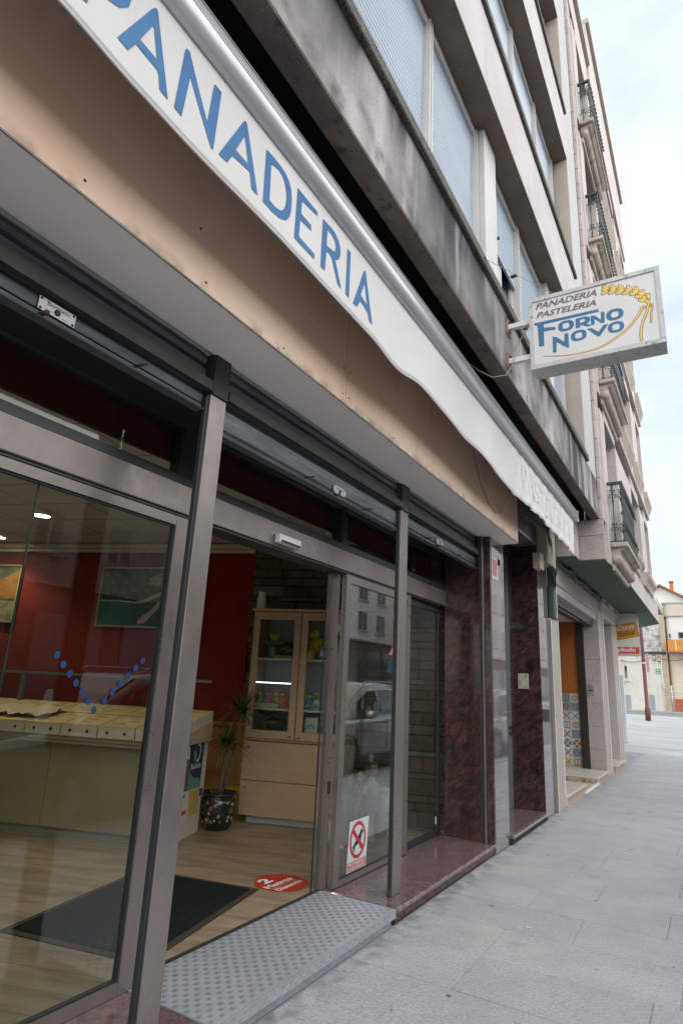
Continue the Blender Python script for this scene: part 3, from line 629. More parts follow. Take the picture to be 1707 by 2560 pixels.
AW = [
('A', [[(0.862, 3.498), (0.967, 3.759), (0.975, 3.773), (0.981, 3.780), (0.990, 3.777), (1.089, 3.472), (1.048, 3.478), (1.034, 3.533), (1.025, 3.543), (0.930, 3.550), (0.906, 3.494)], [(0.942, 3.585), (0.981, 3.696), (0.987, 3.689), (1.018, 3.582)]]),
('N', [[(1.119, 3.471), (1.129, 3.754), (1.134, 3.771), (1.149, 3.772), (1.158, 3.759), (1.208, 3.673), (1.279, 3.561), (1.288, 3.757), (1.296, 3.766), (1.331, 3.765), (1.326, 3.475), (1.315, 3.468), (1.205, 3.617), (1.170, 3.669), (1.157, 3.466)]]),
('A', [[(1.356, 3.479), (1.472, 3.758), (1.483, 3.771), (1.494, 3.762), (1.603, 3.486), (1.561, 3.486), (1.546, 3.540), (1.536, 3.555), (1.430, 3.539), (1.407, 3.484)], [(1.445, 3.582), (1.485, 3.690), (1.492, 3.685), (1.525, 3.582)]]),
('D', [[(1.629, 3.757), (1.683, 3.763), (1.734, 3.762), (1.775, 3.754), (1.804, 3.735), (1.825, 3.704), (1.836, 3.659), (1.838, 3.597), (1.831, 3.557), (1.816, 3.530), (1.797, 3.511), (1.756, 3.492), (1.699, 3.485), (1.639, 3.487)], [(1.670, 3.714), (1.709, 3.727), (1.734, 3.728), (1.757, 3.719), (1.778, 3.699), (1.793, 3.661), (1.797, 3.633), (1.795, 3.594), (1.786, 3.564), (1.771, 3.543), (1.755, 3.533), (1.726, 3.525), (1.681, 3.527)]]),
('E', [[(1.874, 3.757), (2.044, 3.756), (2.052, 3.735), (1.923, 3.717), (1.914, 3.711), (1.915, 3.652), (1.923, 3.642), (2.001, 3.642), (2.007, 3.614), (1.922, 3.606), (1.913, 3.600), (1.912, 3.516), (1.919, 3.509), (2.046, 3.509), (2.049, 3.479), (1.877, 3.477)]]),
('R', [[(2.099, 3.756), (2.172, 3.764), (2.218, 3.761), (2.254, 3.742), (2.278, 3.707), (2.282, 3.671), (2.270, 3.638), (2.254, 3.620), (2.233, 3.608), (2.308, 3.478), (2.267, 3.486), (2.201, 3.593), (2.172, 3.606), (2.148, 3.596), (2.145, 3.480), (2.105, 3.479)], [(2.145, 3.729), (2.187, 3.727), (2.222, 3.712), (2.234, 3.682), (2.226, 3.650), (2.201, 3.641), (2.147, 3.632)]]),
('I', [[(2.347, 3.759), (2.382, 3.757), (2.389, 3.478), (2.351, 3.479)]]),
('A', [[(2.432, 3.471), (2.533, 3.742), (2.543, 3.756), (2.555, 3.750), (2.656, 3.466), (2.618, 3.469), (2.598, 3.512), (2.511, 3.534), (2.474, 3.474)], [(2.511, 3.574), (2.548, 3.671), (2.588, 3.553)]]),
]
Pl = [[(.692, 3.490), (.745, 3.500), (.752, 3.592), (.80, 3.592), (.850, 3.615), (.880, 3.655), (.886, 3.700), (.870, 3.745), (.83, 3.765), (.69, 3.770)], [(.750, 3.632), (.80, 3.634), (.835, 3.655), (.842, 3.690), (.830, 3.722), (.80, 3.732), (.748, 3.730)]]
for nm, polys in [('P', Pl)]+AW: flat('letter', polys, lambda a, b: (wav(a, b)+.0022, a, b), BLUE, aw)
# faded, creased PASTELERIA at the far end
v, f = glyphs('PASTELERIA', .012)
bm = bmesh.new(); vs_ = [bm.verts.new((0, 5.92+a*2.45, 3.47+b*.28)) for a, b in v]
for q in f:
    try: bm.faces.new([vs_[i] for i in q])
    except ValueError: pass
bmesh.ops.triangulate(bm, faces=bm.faces[:])
for _ in range(3):
    bmesh.ops.subdivide_edges(bm, edges=[e for e in bm.edges if e.calc_length() > .035], cuts=1)
for q in bm.verts: q.co.x = wav(q.co.y, q.co.z)+.0022
frombm('faded_lettering', bm, BLUEF, aw)

# loop of cable hanging below the valance
cbl = tube('hanging_cable', [(.40, 4.55, 3.40), (.40, 4.62, 3.30), (.40, 4.75, 3.16), (.40, 4.95, 3.05), (.40, 5.15, 3.02), (.40, 5.35, 3.07), (.40, 5.50, 3.18), (.40, 5.60, 3.32), (.40, 5.62, 3.42)], .0035, BLACK, None, 6)
tag(cbl, 'thin black cable looping below the awning in front of the fascia', 'cable')

# ------------------------------------------------------------------ hanging light box sign
YS = 4.75
sg = thing('hanging_sign', 'white projecting box sign reading FORNO NOVO with a yellow wheat ear', 'sign')
X0, X1, Z0, Z1 = .85, 1.872, 4.13, 4.815
box('sign_box', (X0+.004, X1-.004), (YS+.012, YS+.20), (Z0+.004, Z1-.004), SIGNF, sg)
for a in (X0+.07, X0+.36, X0+.66, X0+.96): lathe('screw', [(.006, 0), (.006, .003)], (a, YS+.10, Z0-.0005), SBRN, sg, 8)
fr_ = boxes('sign_frame', [((X0, X1), (YS-.010, YS+.02), (Z0, Z0+.040)), ((X0, X1), (YS-.010, YS+.02), (Z1-.036, Z1)), ((X0, X0+.032), (YS-.0095, YS+.02), (Z0+.041, Z1-.037)), ((X1-.036, X1), (YS-.0095, YS+.02), (Z0+.041, Z1-.037))], SIGNF, sg)
box('face_panel', (X0+.033, X1-.037), (YS, YS+.011), (Z0+.042, Z1-.038), SIGNW, sg)
box('back_panel', (X0+.033, X1-.037), (YS+.2005, YS+.21), (Z0+.042, Z1-.038), SIGNW, sg)
YF = YS-.0012
sp = lambda a, b: (a, YF, b)
sp2 = lambda a, b: (a, YF-.0010, b)
def slant(x0, x1, z0, z1, sh, dz=0): return lambda u, v: (lerp(x0, x1, u)+sh*v, YF, lerp(z0, z1, v)+dz*u)
text('wording', 'PANADERIA', slant(.905, 1.405, 4.700, 4.760, .022, -.010), SGREY, sg, .034)
text('wording', 'PASTELERIA', slant(.908, 1.395, 4.612, 4.670, .022, -.014), SGREY, sg, .034)
flat('letter', [[(.891, 4.573), (1.41, 4.559), (1.408, 4.533), (.973, 4.54), (.969, 4.51), (1.065, 4.49), (1.064, 4.465), (.969, 4.472), (.966, 4.332), (.924, 4.338), (.917, 4.543), (.893, 4.55)]], sp, SBLUE, sg)
flat('letter', [[(1.227, 4.519), (1.31, 4.521), (1.339, 4.502), (1.34, 4.469), (1.313, 4.451), (1.353, 4.423), (1.311, 4.422), (1.262, 4.452), (1.261, 4.429), (1.225, 4.428)], [(1.262, 4.499), (1.296, 4.502), (1.302, 4.482), (1.29, 4.473), (1.261, 4.472)]], sp, SBLUE, sg)
flat('letter', [[(1.345, 4.511), (1.376, 4.51), (1.421, 4.454), (1.425, 4.526), (1.452, 4.522), (1.449, 4.422), (1.423, 4.422), (1.374, 4.473), (1.371, 4.423), (1.345, 4.425)]], sp, SBLUE, sg)
flat('letter', [[(1.037, 4.404), (1.072, 4.389), (1.129, 4.33), (1.132, 4.405), (1.164, 4.404), (1.164, 4.264), (1.14, 4.276), (1.068, 4.343), (1.061, 4.248), (1.033, 4.25)]], sp, SBLUE, sg)
flat('letter', [[(1.31, 4.401), (1.348, 4.399), (1.397, 4.35), (1.439, 4.404), (1.475, 4.399), (1.403, 4.306), (1.386, 4.311)]], sp, SBLUE, sg)
def supel(cx, cz, rx, rz_, e):
    o = []
    for i in range(24):
        c, s = cos(i*pi/12), sin(i*pi/12); o.append((cx+rx*math.copysign(abs(c)**e, c), cz+rz_*math.copysign(abs(s)**e, s)))
    return o
for cx, cz, rx, rz_ in ((1.149, 4.477, .064, .050), (1.527, 4.473, .065, .052), (1.244, 4.358, .062, .050), (1.528, 4.357, .061, .050)):
    flat('letter', [supel(cx, cz, rx, rz_, .82), supel(cx, cz, .027, .026, .6)], sp, SBLUE, sg)
def ribbon(name, pts, w0, w1, mp, m):
    P = []
    n = len(pts)
    # Catmull-Rom resample
    for i in range(n-1):
        p0, p1, p2, p3 = [Vector(pts[max(0, min(n-1, k))]) for k in (i-1, i, i+1, i+2)]
        for s in range(5):
            t = s/5; P.append(.5*((2*p1)+(p2-p0)*t+(2*p0-5*p1+4*p2-p3)*t*t+(3*p1-p0-3*p2+p3)*t**3))
    P.append(Vector(pts[-1])); v = []; f = []
    for i, p in enumerate(P):
        d = (P[min(i+1, len(P)-1)]-P[max(i-1, 0)]); d = d/max(d.length, 1e-6); nrm = Vector((-d.y, d.x)); w_ = lerp(w0, w1, i/(len(P)-1))
        a = p+nrm*w_; b = p-nrm*w_; v += [mp(a.x, a.y), mp(b.x, b.y)]
        if i: f.append((2*i-2, 2*i-1, 2*i+1, 2*i))
    return mk(name, v, f, m, sg)
st1 = [(1.774, 4.495), (1.754, 4.419), (1.719, 4.336), (1.701, 4.249), (1.701, 4.181)]
st2 = [(1.735, 4.485), (1.688, 4.407), (1.602, 4.313), (1.515, 4.258), (1.41, 4.21), (1.278, 4.192), (1.118, 4.203), (.953, 4.238)]
st2 = [(a, b) for a, b in st2]
st2b = [(1.761, 4.463), (1.748, 4.474), (1.733, 4.486)]
st3 = [(1.800, 4.484), (1.793, 4.44), (1.785, 4.40), (1.778, 4.32)]; st3b = [(1.777, 4.468), (1.788, 4.474), (1.806, 4.492)]
for s_, a, b in ((st1, .011, .011), (st2, .013, .003), (st2b, .009, .009), (st3, .008, .008), (st3b, .008, .004)):
    ribbon('wheat_outline', s_, a, b, sp, SBRN); ribbon('wheat_stalk', s_, max(.002, a-.0045), max(.0012, b-.0045), sp2, SYEL)
ears = [([(1.478, 4.744), (1.534, 4.731), (1.593, 4.71), (1.65, 4.684), (1.702, 4.655), (1.747, 4.608), (1.781, 4.561)], .5), ([(1.473, 4.724), (1.532, 4.705), (1.591, 4.683), (1.644, 4.661), (1.692, 4.634), (1.727, 4.599), (1.752, 4.554), (1.772, 4.515)], 0), ([(1.467, 4.697), (1.522, 4.683), (1.577, 4.663), (1.622, 4.645), (1.675, 4.618), (1.709, 4.58), (1.731, 4.54)], -.5)]
for pts, tilt in ears:
    for i, (a, b) in enumerate(pts):
        q = pts[max(0, i-1)]; q2 = pts[min(len(pts)-1, i+1)]; an = math.atan2(q2[1]-q[1], q2[0]-q[0]) - tilt*.9
        def leaf(s, a=a, b=b, an=an):
            o = []
            for k in range(12):
                t = k*pi/6; x_ = .034*cos(t)*s; z_ = .0155*sin(t)*s*(1-.35*cos(t)); o.append((a+x_*cos(an)-z_*sin(an), b+x_*sin(an)+z_*cos(an)))
            return o
        flat('wheat_outline', [leaf(1.0)], lambda p, q_: (p, YF-.0006-(.0003 if tilt == 0 else 0), q_), SBRN, sg)
        flat('wheat_grain', [leaf(.80)], lambda p, q_: (p, YF-.0010-(.0004 if tilt == 0 else 0), q_), SYEL, sg)
# brackets to the concrete band
for z_ in (4.255, 4.595):
    br = box('bracket_arm', (.655, .848), (YS+.02, YS+.065), (z_, z_+.045), WHITE, sg)
    box('bracket_plate', (.651, .660), (YS-.02, YS+.105), (z_-.05, z_+.09), mat('rusted_plate', (.34, .27, .22), .8, c2=(.16, .075, .04), scale=30), br)
    for dz in (-.03, .07): lathe('bolt', [(.010, 0), (.010, .012), (.006, .018)], (0, 0, 0), RUST, br, 6).matrix_local = Matrix.Translation((.6605, YS+.04, z_+dz)) @ Matrix.Rotation(pi/2, 4, 'Y')
wr = tube('sign_wire', [(.84, YS+.05, 4.60), (.78, YS+.04, 4.50), (.72, YS+.02, 4.40), (.71, YS, 4.30), (.70, YS-.03, 4.20), (.66, YS-.10, 4.08), (.58, YS-.22, 4.02), (.50, YS-.32, 4.05), (.44, YS-.38, 4.10)], .0045, mat('old_wire', (.34, .26, .20), .7), None, 6)
tag(wr, 'loose tan wire drooping from the box sign to under the concrete band', 'wire')
stay = tube('stay_wire', [(.68, 4.02, 4.80), (1.05, 4.75, 4.83)], .0025, mat('old_wire', (.34, .26, .20), .7), None, 5)
tag(stay, 'thin steel stay from the window sill to the sign top', 'wire')
tube('eyelet', [(.66, 4.02, 4.80), (.70, 4.02, 4.80)], .008, RUST, stay)
# ------------------------------------------------------------------ neighbouring stone building
nb = thing('stone_building', 'pale granite building with iron balconies and a green painted overhang', 'building')
NX = .72; NY0, NY1 = 9.77, 19.1
random.seed(11)
# core of the overhang (plan: chamfered party corner, far end cut at an angle)
def slabp(name, pts, z0, z1, m, parent):
    n = len(pts); v = [(x, y, z0) for x, y in pts]+[(x, y, z1) for x, y in pts]
    f = [tuple(range(n-1, -1, -1)), tuple(range(n, 2*n))]+[(i, (i+1) % n, n+(i+1) % n, n+i) for i in range(n)]
    return mk(name, v, f, m, parent)
plan = [(-.6, 9.395), (.335, 9.395), (.335, NY0+.01), (.70, NY0+.01), (.70, 12.40), (.78, 12.40), (.79, NY1), (-.1, 20.6), (-.6, 20.6)]
slabp('green_soffit', plan, 3.478, 3.4895, GREEN, nb)
slabp('soffit_core', [(-.58, 9.42), (.31, 9.42), (.31, 9.8), (.66, 9.8), (.66, 12.42), (.74, 12.42), (.755, NY1-.05), (-.12, 20.55), (-.58, 20.55)], 3.49, 3.95, STONEF, nb)
# party corner: ashlar blocks facing the bakery, and a strip running up
zc_ = [3.49, 3.87, 4.124]
for a, b in zip(zc_, zc_[1:]):
    box('ashlar_block', (.338, .70), (NY0-.002, NY0+.05), (a+.003, b-.003), STONE, nb, bev=.004)
    box('ashlar_block', (.30, .335), (9.40, NY0-.006), (a+.003, b-.003), STONEF, nb, bev=.003)
z = 4.127
while z < 16.2:
    box('corner_block', (.651, .7005), (NY0, NY0+.35), (z+.003, z+.330), STONE, nb, bev=.004); z += .335
# front wall built as piers, spandrels and recessed windows
def front(y0, y1, z0, z1, x=NX, m=STONEF):
    return box('wall_block', (x-.22, x), (y0, y1), (z0+.002, z1-.002), m, nb)
FL = [3.49, 6.45, 9.40, 12.35, 15.3]
opens = [(10.62, 12.05), (14.70, 16.45), (17.75, 19.0)]
box('back_wall', (-6, .38), (NY0+.36, 19.0), (3.96, 15.9), WGL, nb)
box('far_return', (-6, .40), (19.05, 19.12), (3.96, 15.9), STONEF, nb)
for i, z0 in enumerate(FL[:-1]):
    z1 = FL[i+1]; zs = z0+.42 if i else z0+.40     # window sill height
    zh = z1-.30
    ys = NY0+.36
    # plinth course with joints
    for a, b in ((ys-.005, 12.395),): front(a, b, z0, zs)
    front(12.40, 15.6, z0, zs, .78); front(15.605, NY1, z0, zs, .785)
    prev = ys-.005
    for (a, b) in opens:
        zz_ = [zs, zs+.62, zs+1.24, zs+1.86, zh]
        # pier blocks in courses
        for p, q in zip(zz_, zz_[1:]):
            if q-p > .05: front(prev, a, p, q)
        fr_ = box('window', (.40, .44), (a, b), (zs, zh), WFRAME, nb)
        box('pane', (.441, .445), (a+.08, (a+b)/2-.04), (zs+.08, zh-.08), WGL, fr_); box('pane', (.441, .445), ((a+b)/2+.04, b-.08), (zs+.08, zh-.08), WGL, fr_)
        box('window_lintel', (NX-.22, NX), (a, b), (zh+.002, z1-.002), STONEF, nb)
        prev = b
    for p, q in zip(zz_, zz_[1:]):
        if q-p > .05: front(prev, NY1, p, q)
    # sill cornices beyond the balcony bay
    if i:
        for a, b in ((12.6, 14.55), (15.0, 16.8), (17.5, 19.0)):
            sweep('sill_cornice', [(NX, z0-.02+.0), (NX+.05, z0), (NX+.07, z0+.10), (NX+.12, z0+.22), (NX+.155, z0+.30), (NX+.16, z0+.40), (NX, z0+.40)], a, b, STONEM, nb)
    else:
        for a, b in ((12.75, 14.2), (15.2, 17.2)):
            sweep('sill_cornice', [(NX+.06, 3.93), (NX+.10, 3.95), (NX+.13, 4.07), (NX+.19, 4.15), (NX+.20, 4.25), (NX+.06, 4.25)], a, b, STONEM, nb)
for y0, y1, zt, xx in ((NY0+.004, 12.38, 16.2, NX), (12.385, 19.1, 17.6, NX+.05)):
    box('attic_wall', (-5, xx), (y0, y1), (15.31, zt), STONEF, nb)
    box('roof_cornice', (xx-.1, xx+.08), (y0, y1), (zt+.003, zt+.16), STONEM, nb)
def baluster(name, x, y, z, h, parent, m=IRON):
    """ornate cast-iron baluster: turned shaft with scroll clusters near top and foot"""
    prof = [(.020, 0), (.024, .02), (.012, .05), (.016, .10), (.010, .16), (.013, .22*h), (.009, .30*h), (.0085, .62*h), (.012, .66*h), (.018, .72*h), (.010, .78*h), (.016, .86*h), (.012, .92*h), (.020, h)]
    v = []; f = []; seg = 7
    for r, zz_ in prof:
        for k in range(seg): v.append((x+r*cos(2*pi*k/seg), y+r*sin(2*pi*k/seg), z+zz_))
    for i in range(len(prof)-1):
        for k in range(seg): f.append((i*seg+k, i*seg+(k+1) % seg, (i+1)*seg+(k+1) % seg, (i+1)*seg+k))
    def scroll(cx, cz, sgn, ax, r0):
        pts = []
        for k in range(9):
            t = -pi/2+k*1.5*pi/8; d = (r0*cos(t)+r0)*sgn; pts.append((x+(d if ax == 0 else 0), y+(d if ax == 1 else 0), cz+r0*sin(t)))
        a, b = tubemesh(pts, .0075, 5); k0 = len(v); v.extend(a); f.extend(tuple(q+k0 for q in ff) for ff in b)
    for ax in (0, 1):
        for sgn in (-1, 1):
            scroll(0, z+.80*h, sgn, ax, .026); scroll(0, z+.89*h, sgn, ax, .020); scroll(0, z+.21*h, sgn, ax, .026); scroll(0, z+.29*h, sgn, ax, .018)
    return mk(name, v, f, m, parent, False)
def balcony(zf, y0=10.33, y1=12.25, xo=.955, h=.98):
    b = box('balcony_slab', (NX+.003, xo+.02), (y0-.04, y1+.04), (zf-.075, zf), STONEM, nb, bev=.010)
    # stepped and rolled moulding below, returning at the near end
    pr = [(NX+.002, zf-.44), (NX+.04, zf-.43), (NX+.05, zf-.33), (NX+.11, zf-.27), (NX+.14, zf-.19), (NX+.13, zf-.13), (NX+.17, zf-.125), (xo-.03, zf-.10), (xo-.01, zf-.0765), (NX+.002, zf-.0765)]
    sweep('corbel_moulding', pr, y0+.03, y1-.03, STONEM, b, False)
    tube('roll_moulding', [(NX+.075, y0+.01, zf-.27), (NX+.075, y1-.01, zf-.27)], .075, STONEM, b, 14)
    base = mk('balcony_base_rail', boxv((NX+.004, xo), (y0, y1), (zf+.002, zf+.03)), CF, IRON, b)
    hr = boxes('handrail', [((NX+.004, xo), (y0, y0+.05), (zf+h, zf+h+.045)), ((xo-.045, xo), (y0+.051, y1-.051), (zf+h, zf+h+.045)), ((NX+.004, xo), (y1-.05, y1), (zf+h, zf+h+.045))], IRON, b)
    base.data = hr.data if False else base.data
    first = None
    spots = [(NX+.075, y0+.025), (xo-.03, y0+.025)]+[(xo-.022, y0+.13+.105*i) for i in range(int((y1-y0-.2)/.105))]
    for i, (x_, y_) in enumerate(spots):
        if first is None: first = baluster('baluster', 0, 0, 0, h-.032, b); o = first
        else: o = bpy.data.objects.new('baluster', first.data); COL.objects.link(o); o.parent = b
        o.location = (x_, y_, zf+.031)
    return b
for zf in (3.86, 6.75, 9.66, 12.42): balcony(zf)
# ground floor: stone pilasters and openings
def pier(y0, y1, x1=0.0, z0=-.03, z1=3.476, x0=-.30, joints=True):
    zz_ = [z0, .48, .90, 1.34, 1.76, 2.19, 2.60, 2.93] if joints else [z0]
    zz_ = [q for q in zz_ if q < z1]+[z1]
    for a, b in zip(zz_, zz_[1:]): box('ashlar_block', (x0, x1), (y0, y1), (a+.0015, b-.0015), STONE, nb, bev=.003)
pier(13.50, 13.94, x1=.0)
for a, b, x_ in ((13.945, 14.06, -.02), (14.065, 14.20, .012), (14.205, 14.33, -.012)): box('door_moulding', (-.30, x_), (a, b), (-.03, 3.12), STONEF, nb, bev=.012, seg=2)
for i, (a, d_) in enumerate(((3.125, .01), (3.22, .04), (3.33, .075), (3.42, .10))): box('entablature', (-.3, d_), (13.82-.03*i, 16.16+.03*i), (a, (3.22, 3.33, 3.42, 3.476)[i]-.002), STONEF, nb, bev=.006)
for a, b, x_ in ((15.80, 15.93, -.03), (15.935, 16.08, -.008), (16.085, 16.26, .012)): box('door_moulding', (-.34, x_), (a, b), (-.03, 3.12), STONEF, nb, bev=.012, seg=2)
slabp('return_wall', [(-.30, 16.08), (-.02, 16.27), (-3.2, 19.3), (-3.4, 19.1)], -.03, 3.476, STONEF, nb)
box('lintel', (-.30, -.002), (9.40, 13.70), (3.125, 3.476), STONEF, nb); box('lintel', (-.30, -.03), (9.40, 13.495), (2.985, 3.12), STONEF, nb)
box('party_pier', (-.5, -.03), (8.94, 9.49), (-.02, 2.98), STONEF, nb)
box('porch_back', (-1.45, -1.40), (9.4, 17.0), (-.02, 3.4), WGL, nb)
box('door', (-.42, -.36), (14.335, 15.795), (.12, 2.6), mat('brown_door', (.06, .04, .03), .5), nb)
# doorway with the patterned tiles
dw3 = thing('tiled_doorway', 'doorway with orange wall above a dado of patterned cement tiles', 'doorway')
OR = mat('orange_painted_wall', (.40, .125, .012), .6, c2=(.37, .11, .010), scale=5)
box('side_wall', (-1.38, -.445), (13.482, 13.498), (1.497, 2.98), OR, dw3)
box('near_side_wall', (-1.38, -.52), (9.50, 9.52), (.0, 2.98), OR, dw3)
box('porch_ceiling', (-1.38, -.12), (9.53, 13.48), (2.945, 2.982), INTW, dw3)
box('door_frame', (-.442, -.305), (13.43, 13.497), (.115, 2.94), mat('dark_wood_frame', (.025, .018, .015), .4), dw3)
box('door_frame_head', (-.30, -.10), (9.50, 13.49), (2.86, 2.943), mat('dark_wood_frame', (.025, .018, .015), .4), dw3)
box('light_strip', (-.26, -.14), (10.2, 12.2), (2.82, 2.858), ALUD, dw3)
TW = [mat('tile_white', (.58, .57, .56), .25), mat('tile_grey', (.30, .31, .32), .25), mat('tile_cream', (.56, .52, .44), .25)]
TI = [mat('tile_rust', (.27, .09, .025), .25), mat('tile_blue', (.12, .20, .26), .25), mat('tile_brown', (.12, .075, .06), .25), mat('tile_ochre', (.42, .23, .06), .25)]
def tile(kind, m0, m1, cx, cz, s, Y, par):
    t = box('tile', (cx-s/2+.001, cx+s/2-.001), (Y-.006, Y), (cz-s/2+.001, cz+s/2-.001), m0, par)
    e = Y-.0068; r = s/2-.004
    def P_(pts): flat('tile_pattern', [[(cx+a*r, cz+b*r) for a, b in pts]], lambda a, b: (a, e, b), m1, t)
    if kind == 0:
        for q in range(4):
            an = q*pi/2; P_([(cos(an)*a-sin(an)*b, sin(an)*a+cos(an)*b) for a, b in ((.08, 0), (.9, .62), (.9, -.62))])
    elif kind == 1:
        for q in range(4):
            an = q*pi/2+pi/4; P_([(cos(an)*a-sin(an)*b, sin(an)*a+cos(an)*b) for a, b in ((.15, -.10), (1.25, -.10), (1.25, .10), (.15, .10))])
        P_([(.22*cos(k*pi/6), .22*sin(k*pi/6)) for k in range(12)])
    elif kind == 2:
        o = [(-.8, -.8), (.8, -.8), (.8, .8), (-.8, .8)]; i_ = [(-.6, -.6), (.6, -.6), (.6, .6), (-.6, .6)]
        flat('tile_pattern', [[(cx+a*r, cz+b*r) for a, b in o], [(cx+a*r, cz+b*r) for a, b in i_]], lambda a, b: (a, e, b), m1, t)
        P_([(-.12, -.5), (.12, -.5), (.12, .5), (-.12, .5)])
    else:
        for q in range(8):
            an = q*pi/4; P_([(cos(an)*a-sin(an)*b, sin(an)*a+cos(an)*b) for a, b in ((.2, 0), (.55, .16), (.92, 0), (.55, -.16))])
random.seed(5)
for i in range(5):
    for j in range(8): tile(random.randrange(4), random.choice(TW), random.choice(TI), -.532-.175*i, .205+.1735*j, .1725, 13.480, dw3)
box('tile_backing', (-1.38, -.445), (13.4805, 13.499), (.10, 1.496), INTW, dw3)
MARB = mat('pale_marble_step', (.50, .47, .43), .35, c2=(.44, .41, .37), scale=6)
def step(lab, y0, y1, x0, x1, z0, z1):
    t = thing('doorstep', lab, 'step'); box('tread', (x0, x1), (y0, y1), (z1-.035, z1), MARB, t, bev=.012, seg=3); box('riser', (x0, x1-.03), (y0+.01, y1-.01), (z0, z1-.036), mat('pink_riser', (.42, .33, .26), .6), t); return t
step('low marble doorstep in front of the orange doorway', 9.40, 10.85, -.5, .06, -.02, .15)
t = step('marble landing with a row of patterned tiles before the dark doorway', 12.08, 13.40, -1.3, .045, -.02, .115)
for i in range(6): tile(i % 4, TW[i % 3], TI[(i*2) % 4], -.09-.105*i, .035, .088, 12.088, t)
th_ = thing('threshold_ramp', 'low pinkish ramp with white edge between the marble steps', 'ramp'); box('ramp_bed', (-1.2, .02), (10.86, 12.075), (-.02, .022), mat('pink_riser', (.42, .33, .26), .6), th_); box('ramp_edge', (.021, .045), (10.86, 12.20), (.002, .035), WHITE, th_)
step('marble doorstep of the farther moulded doorway', 14.34, 15.79, -.5, .07, -.02, .13)
ic2 = thing('intercom', 'small grey metal doorbell panel on the granite pier', 'intercom')
box('plate', (-.262, -.155), (13.480, 13.4985), (1.49, 1.705), mat('intercom_grey', (.34, .36, .38), .4, metal=.5), ic2, bev=.004)
box('doorbell_button', (-.215, -.195), (13.476, 13.4795), (1.64, 1.66), BLACK, ic2); box('name_strip', (-.245, -.172), (13.477, 13.4795), (1.57, 1.60), ALUD, ic2)
# two-faced sign of the shop further on
ps = thing('shop_sign', 'white hanging sign with orange Doces Soños plate and red strip', 'sign')
YP = 16.45
box('sign_box', (-.10, .485), (YP, YP+.14), (2.455, 3.468), mat('sign_box_grey', (.42, .43, .45), .5), ps)
box('face_panel', (-.095, .47), (YP-.008, YP-.0005), (2.475, 3.455), mat('white_sign_plastic', (.66, .64, .59), .4), ps)
mpp = lambda a, b: (a, YP-.0095, b); mpq = lambda a, b: (a, YP-.0110, b)
def rrect(cx, cz, w_, h_, an, r=.04):
    o = []
    for sx_, sz_, a0 in ((1, 1, 0), (-1, 1, 90), (-1, -1, 180), (1, -1, 270)):
        for k in range(4):
            t_ = rad(a0+30*k); o.append((sx_*(w_/2-r)+r*cos(t_), sz_*(h_/2-r)+r*sin(t_)))
    return [(cx+a*cos(an)-b*sin(an), cz+a*sin(an)+b*cos(an)) for a, b in o]
flat('plate_outline', [rrect(.215, 3.04, .52, .36, .20)], mpp, SBRN, ps); flat('orange_plate', [rrect(.215, 3.04, .505, .345, .20)], mpq, mat('orange_plate_print', (.62, .24, .012), .5), ps)
text('wording', 'Doces', lambda u, v: (.005+u*.38+v*.035, YP-.0122, 3.035+v*.135+u*.065), WHITE, ps, .012)
text('wording', 'Soños', lambda u, v: (.02+u*.36+v*.035, YP-.0122, 2.885+v*.135+u*.065), mat('sign_black_print', (.025, .015, .012), .5), ps, .012)
flat('red_strip', [[(-.09, 2.495), (.468, 2.495), (.468, 2.655), (-.09, 2.655)]], mpp, mat('sign_red_strip', (.62, .075, .035), .5), ps)
text('wording', 'pikolin', lambda u, v: (-.01+u*.40, YP-.011, 2.515+v*.125), WHITE, ps, .03)
box('sign_hanger', (.0, .04), (YP+.05, YP+.09), (3.469, 3.477), IRON, ps); box('sign_hanger', (.30, .34), (YP+.05, YP+.09), (3.469, 3.477), IRON, ps)
# cable bundles along the green soffit and up the party line
random.seed(3)
cb = thing('cable_bundle', 'black bundle of cables running under the green soffit', 'cables')
for i in range(7):
    o_ = random.uniform(-.03, .03); pts = []
    for k in range(26):
        yv = lerp(9.3, 16.1, k/25); pts.append((.05+o_+.02*sin(k*1.3+i), yv, 3.44+random.uniform(-.018, .018)-.03*abs(sin(k*.55+i*.3))))
    tube('cable', pts, .017, BLACK, cb, 5)
vb = thing('cable_bundle', 'black cables hanging down past the cream junction boxes', 'cables')
for i in range(6):
    pts = []
    for k in range(16):
        t_ = k/15; pts.append((.10+.02*sin(t_*9+i)+.05*(1-t_), lerp(8.32, 8.86, t_)+.03*sin(i+t_*7)+i*.018, lerp(3.74, 2.98+.04*i, t_**.8)))
    x_, y_, z_ = pts[-1]; pts += [(x_, y_+.06, z_-.05), (x_, y_+.12, z_), (x_, y_+.13, z_+.15), (x_-.02, y_+.14, z_+.4)]
    tube('cable', pts, .011, BLACK, vb, 5)
hb = thing('cable_bundle', 'black cables strung behind the awning valance above the apartment door', 'cables')
for i in range(4):
    tube('cable', [(.06+.02*i, lerp(6.72, 8.36, k/11), 3.70-.05*sin(k/11*pi)-.02*i+.06*(k/11)) for k in range(12)], .012, BLACK, hb, 5)
# ------------------------------------------------------------------ bakery interior (set at an angle to the street)
TH = rad(19); W0 = Vector((-.96, 6.28, 0)); E1 = Vector((cos(TH), sin(TH), 0)); E2 = Vector((sin(TH), -cos(TH), 0))
FZ = .097
def ip(u, v, z=0): return W0+E1*u+E2*v+Vector((0, 0, z))
room = thing('shop_interior', 'dim bakery room with dark red wall, stone wall end and laminate floor', 'room', tuple(W0), TH)
def rb(name, u, v, z, m, parent=None, bev=0): return box(name, u, (-v[0], -v[1]), z, m, parent or room, bev)
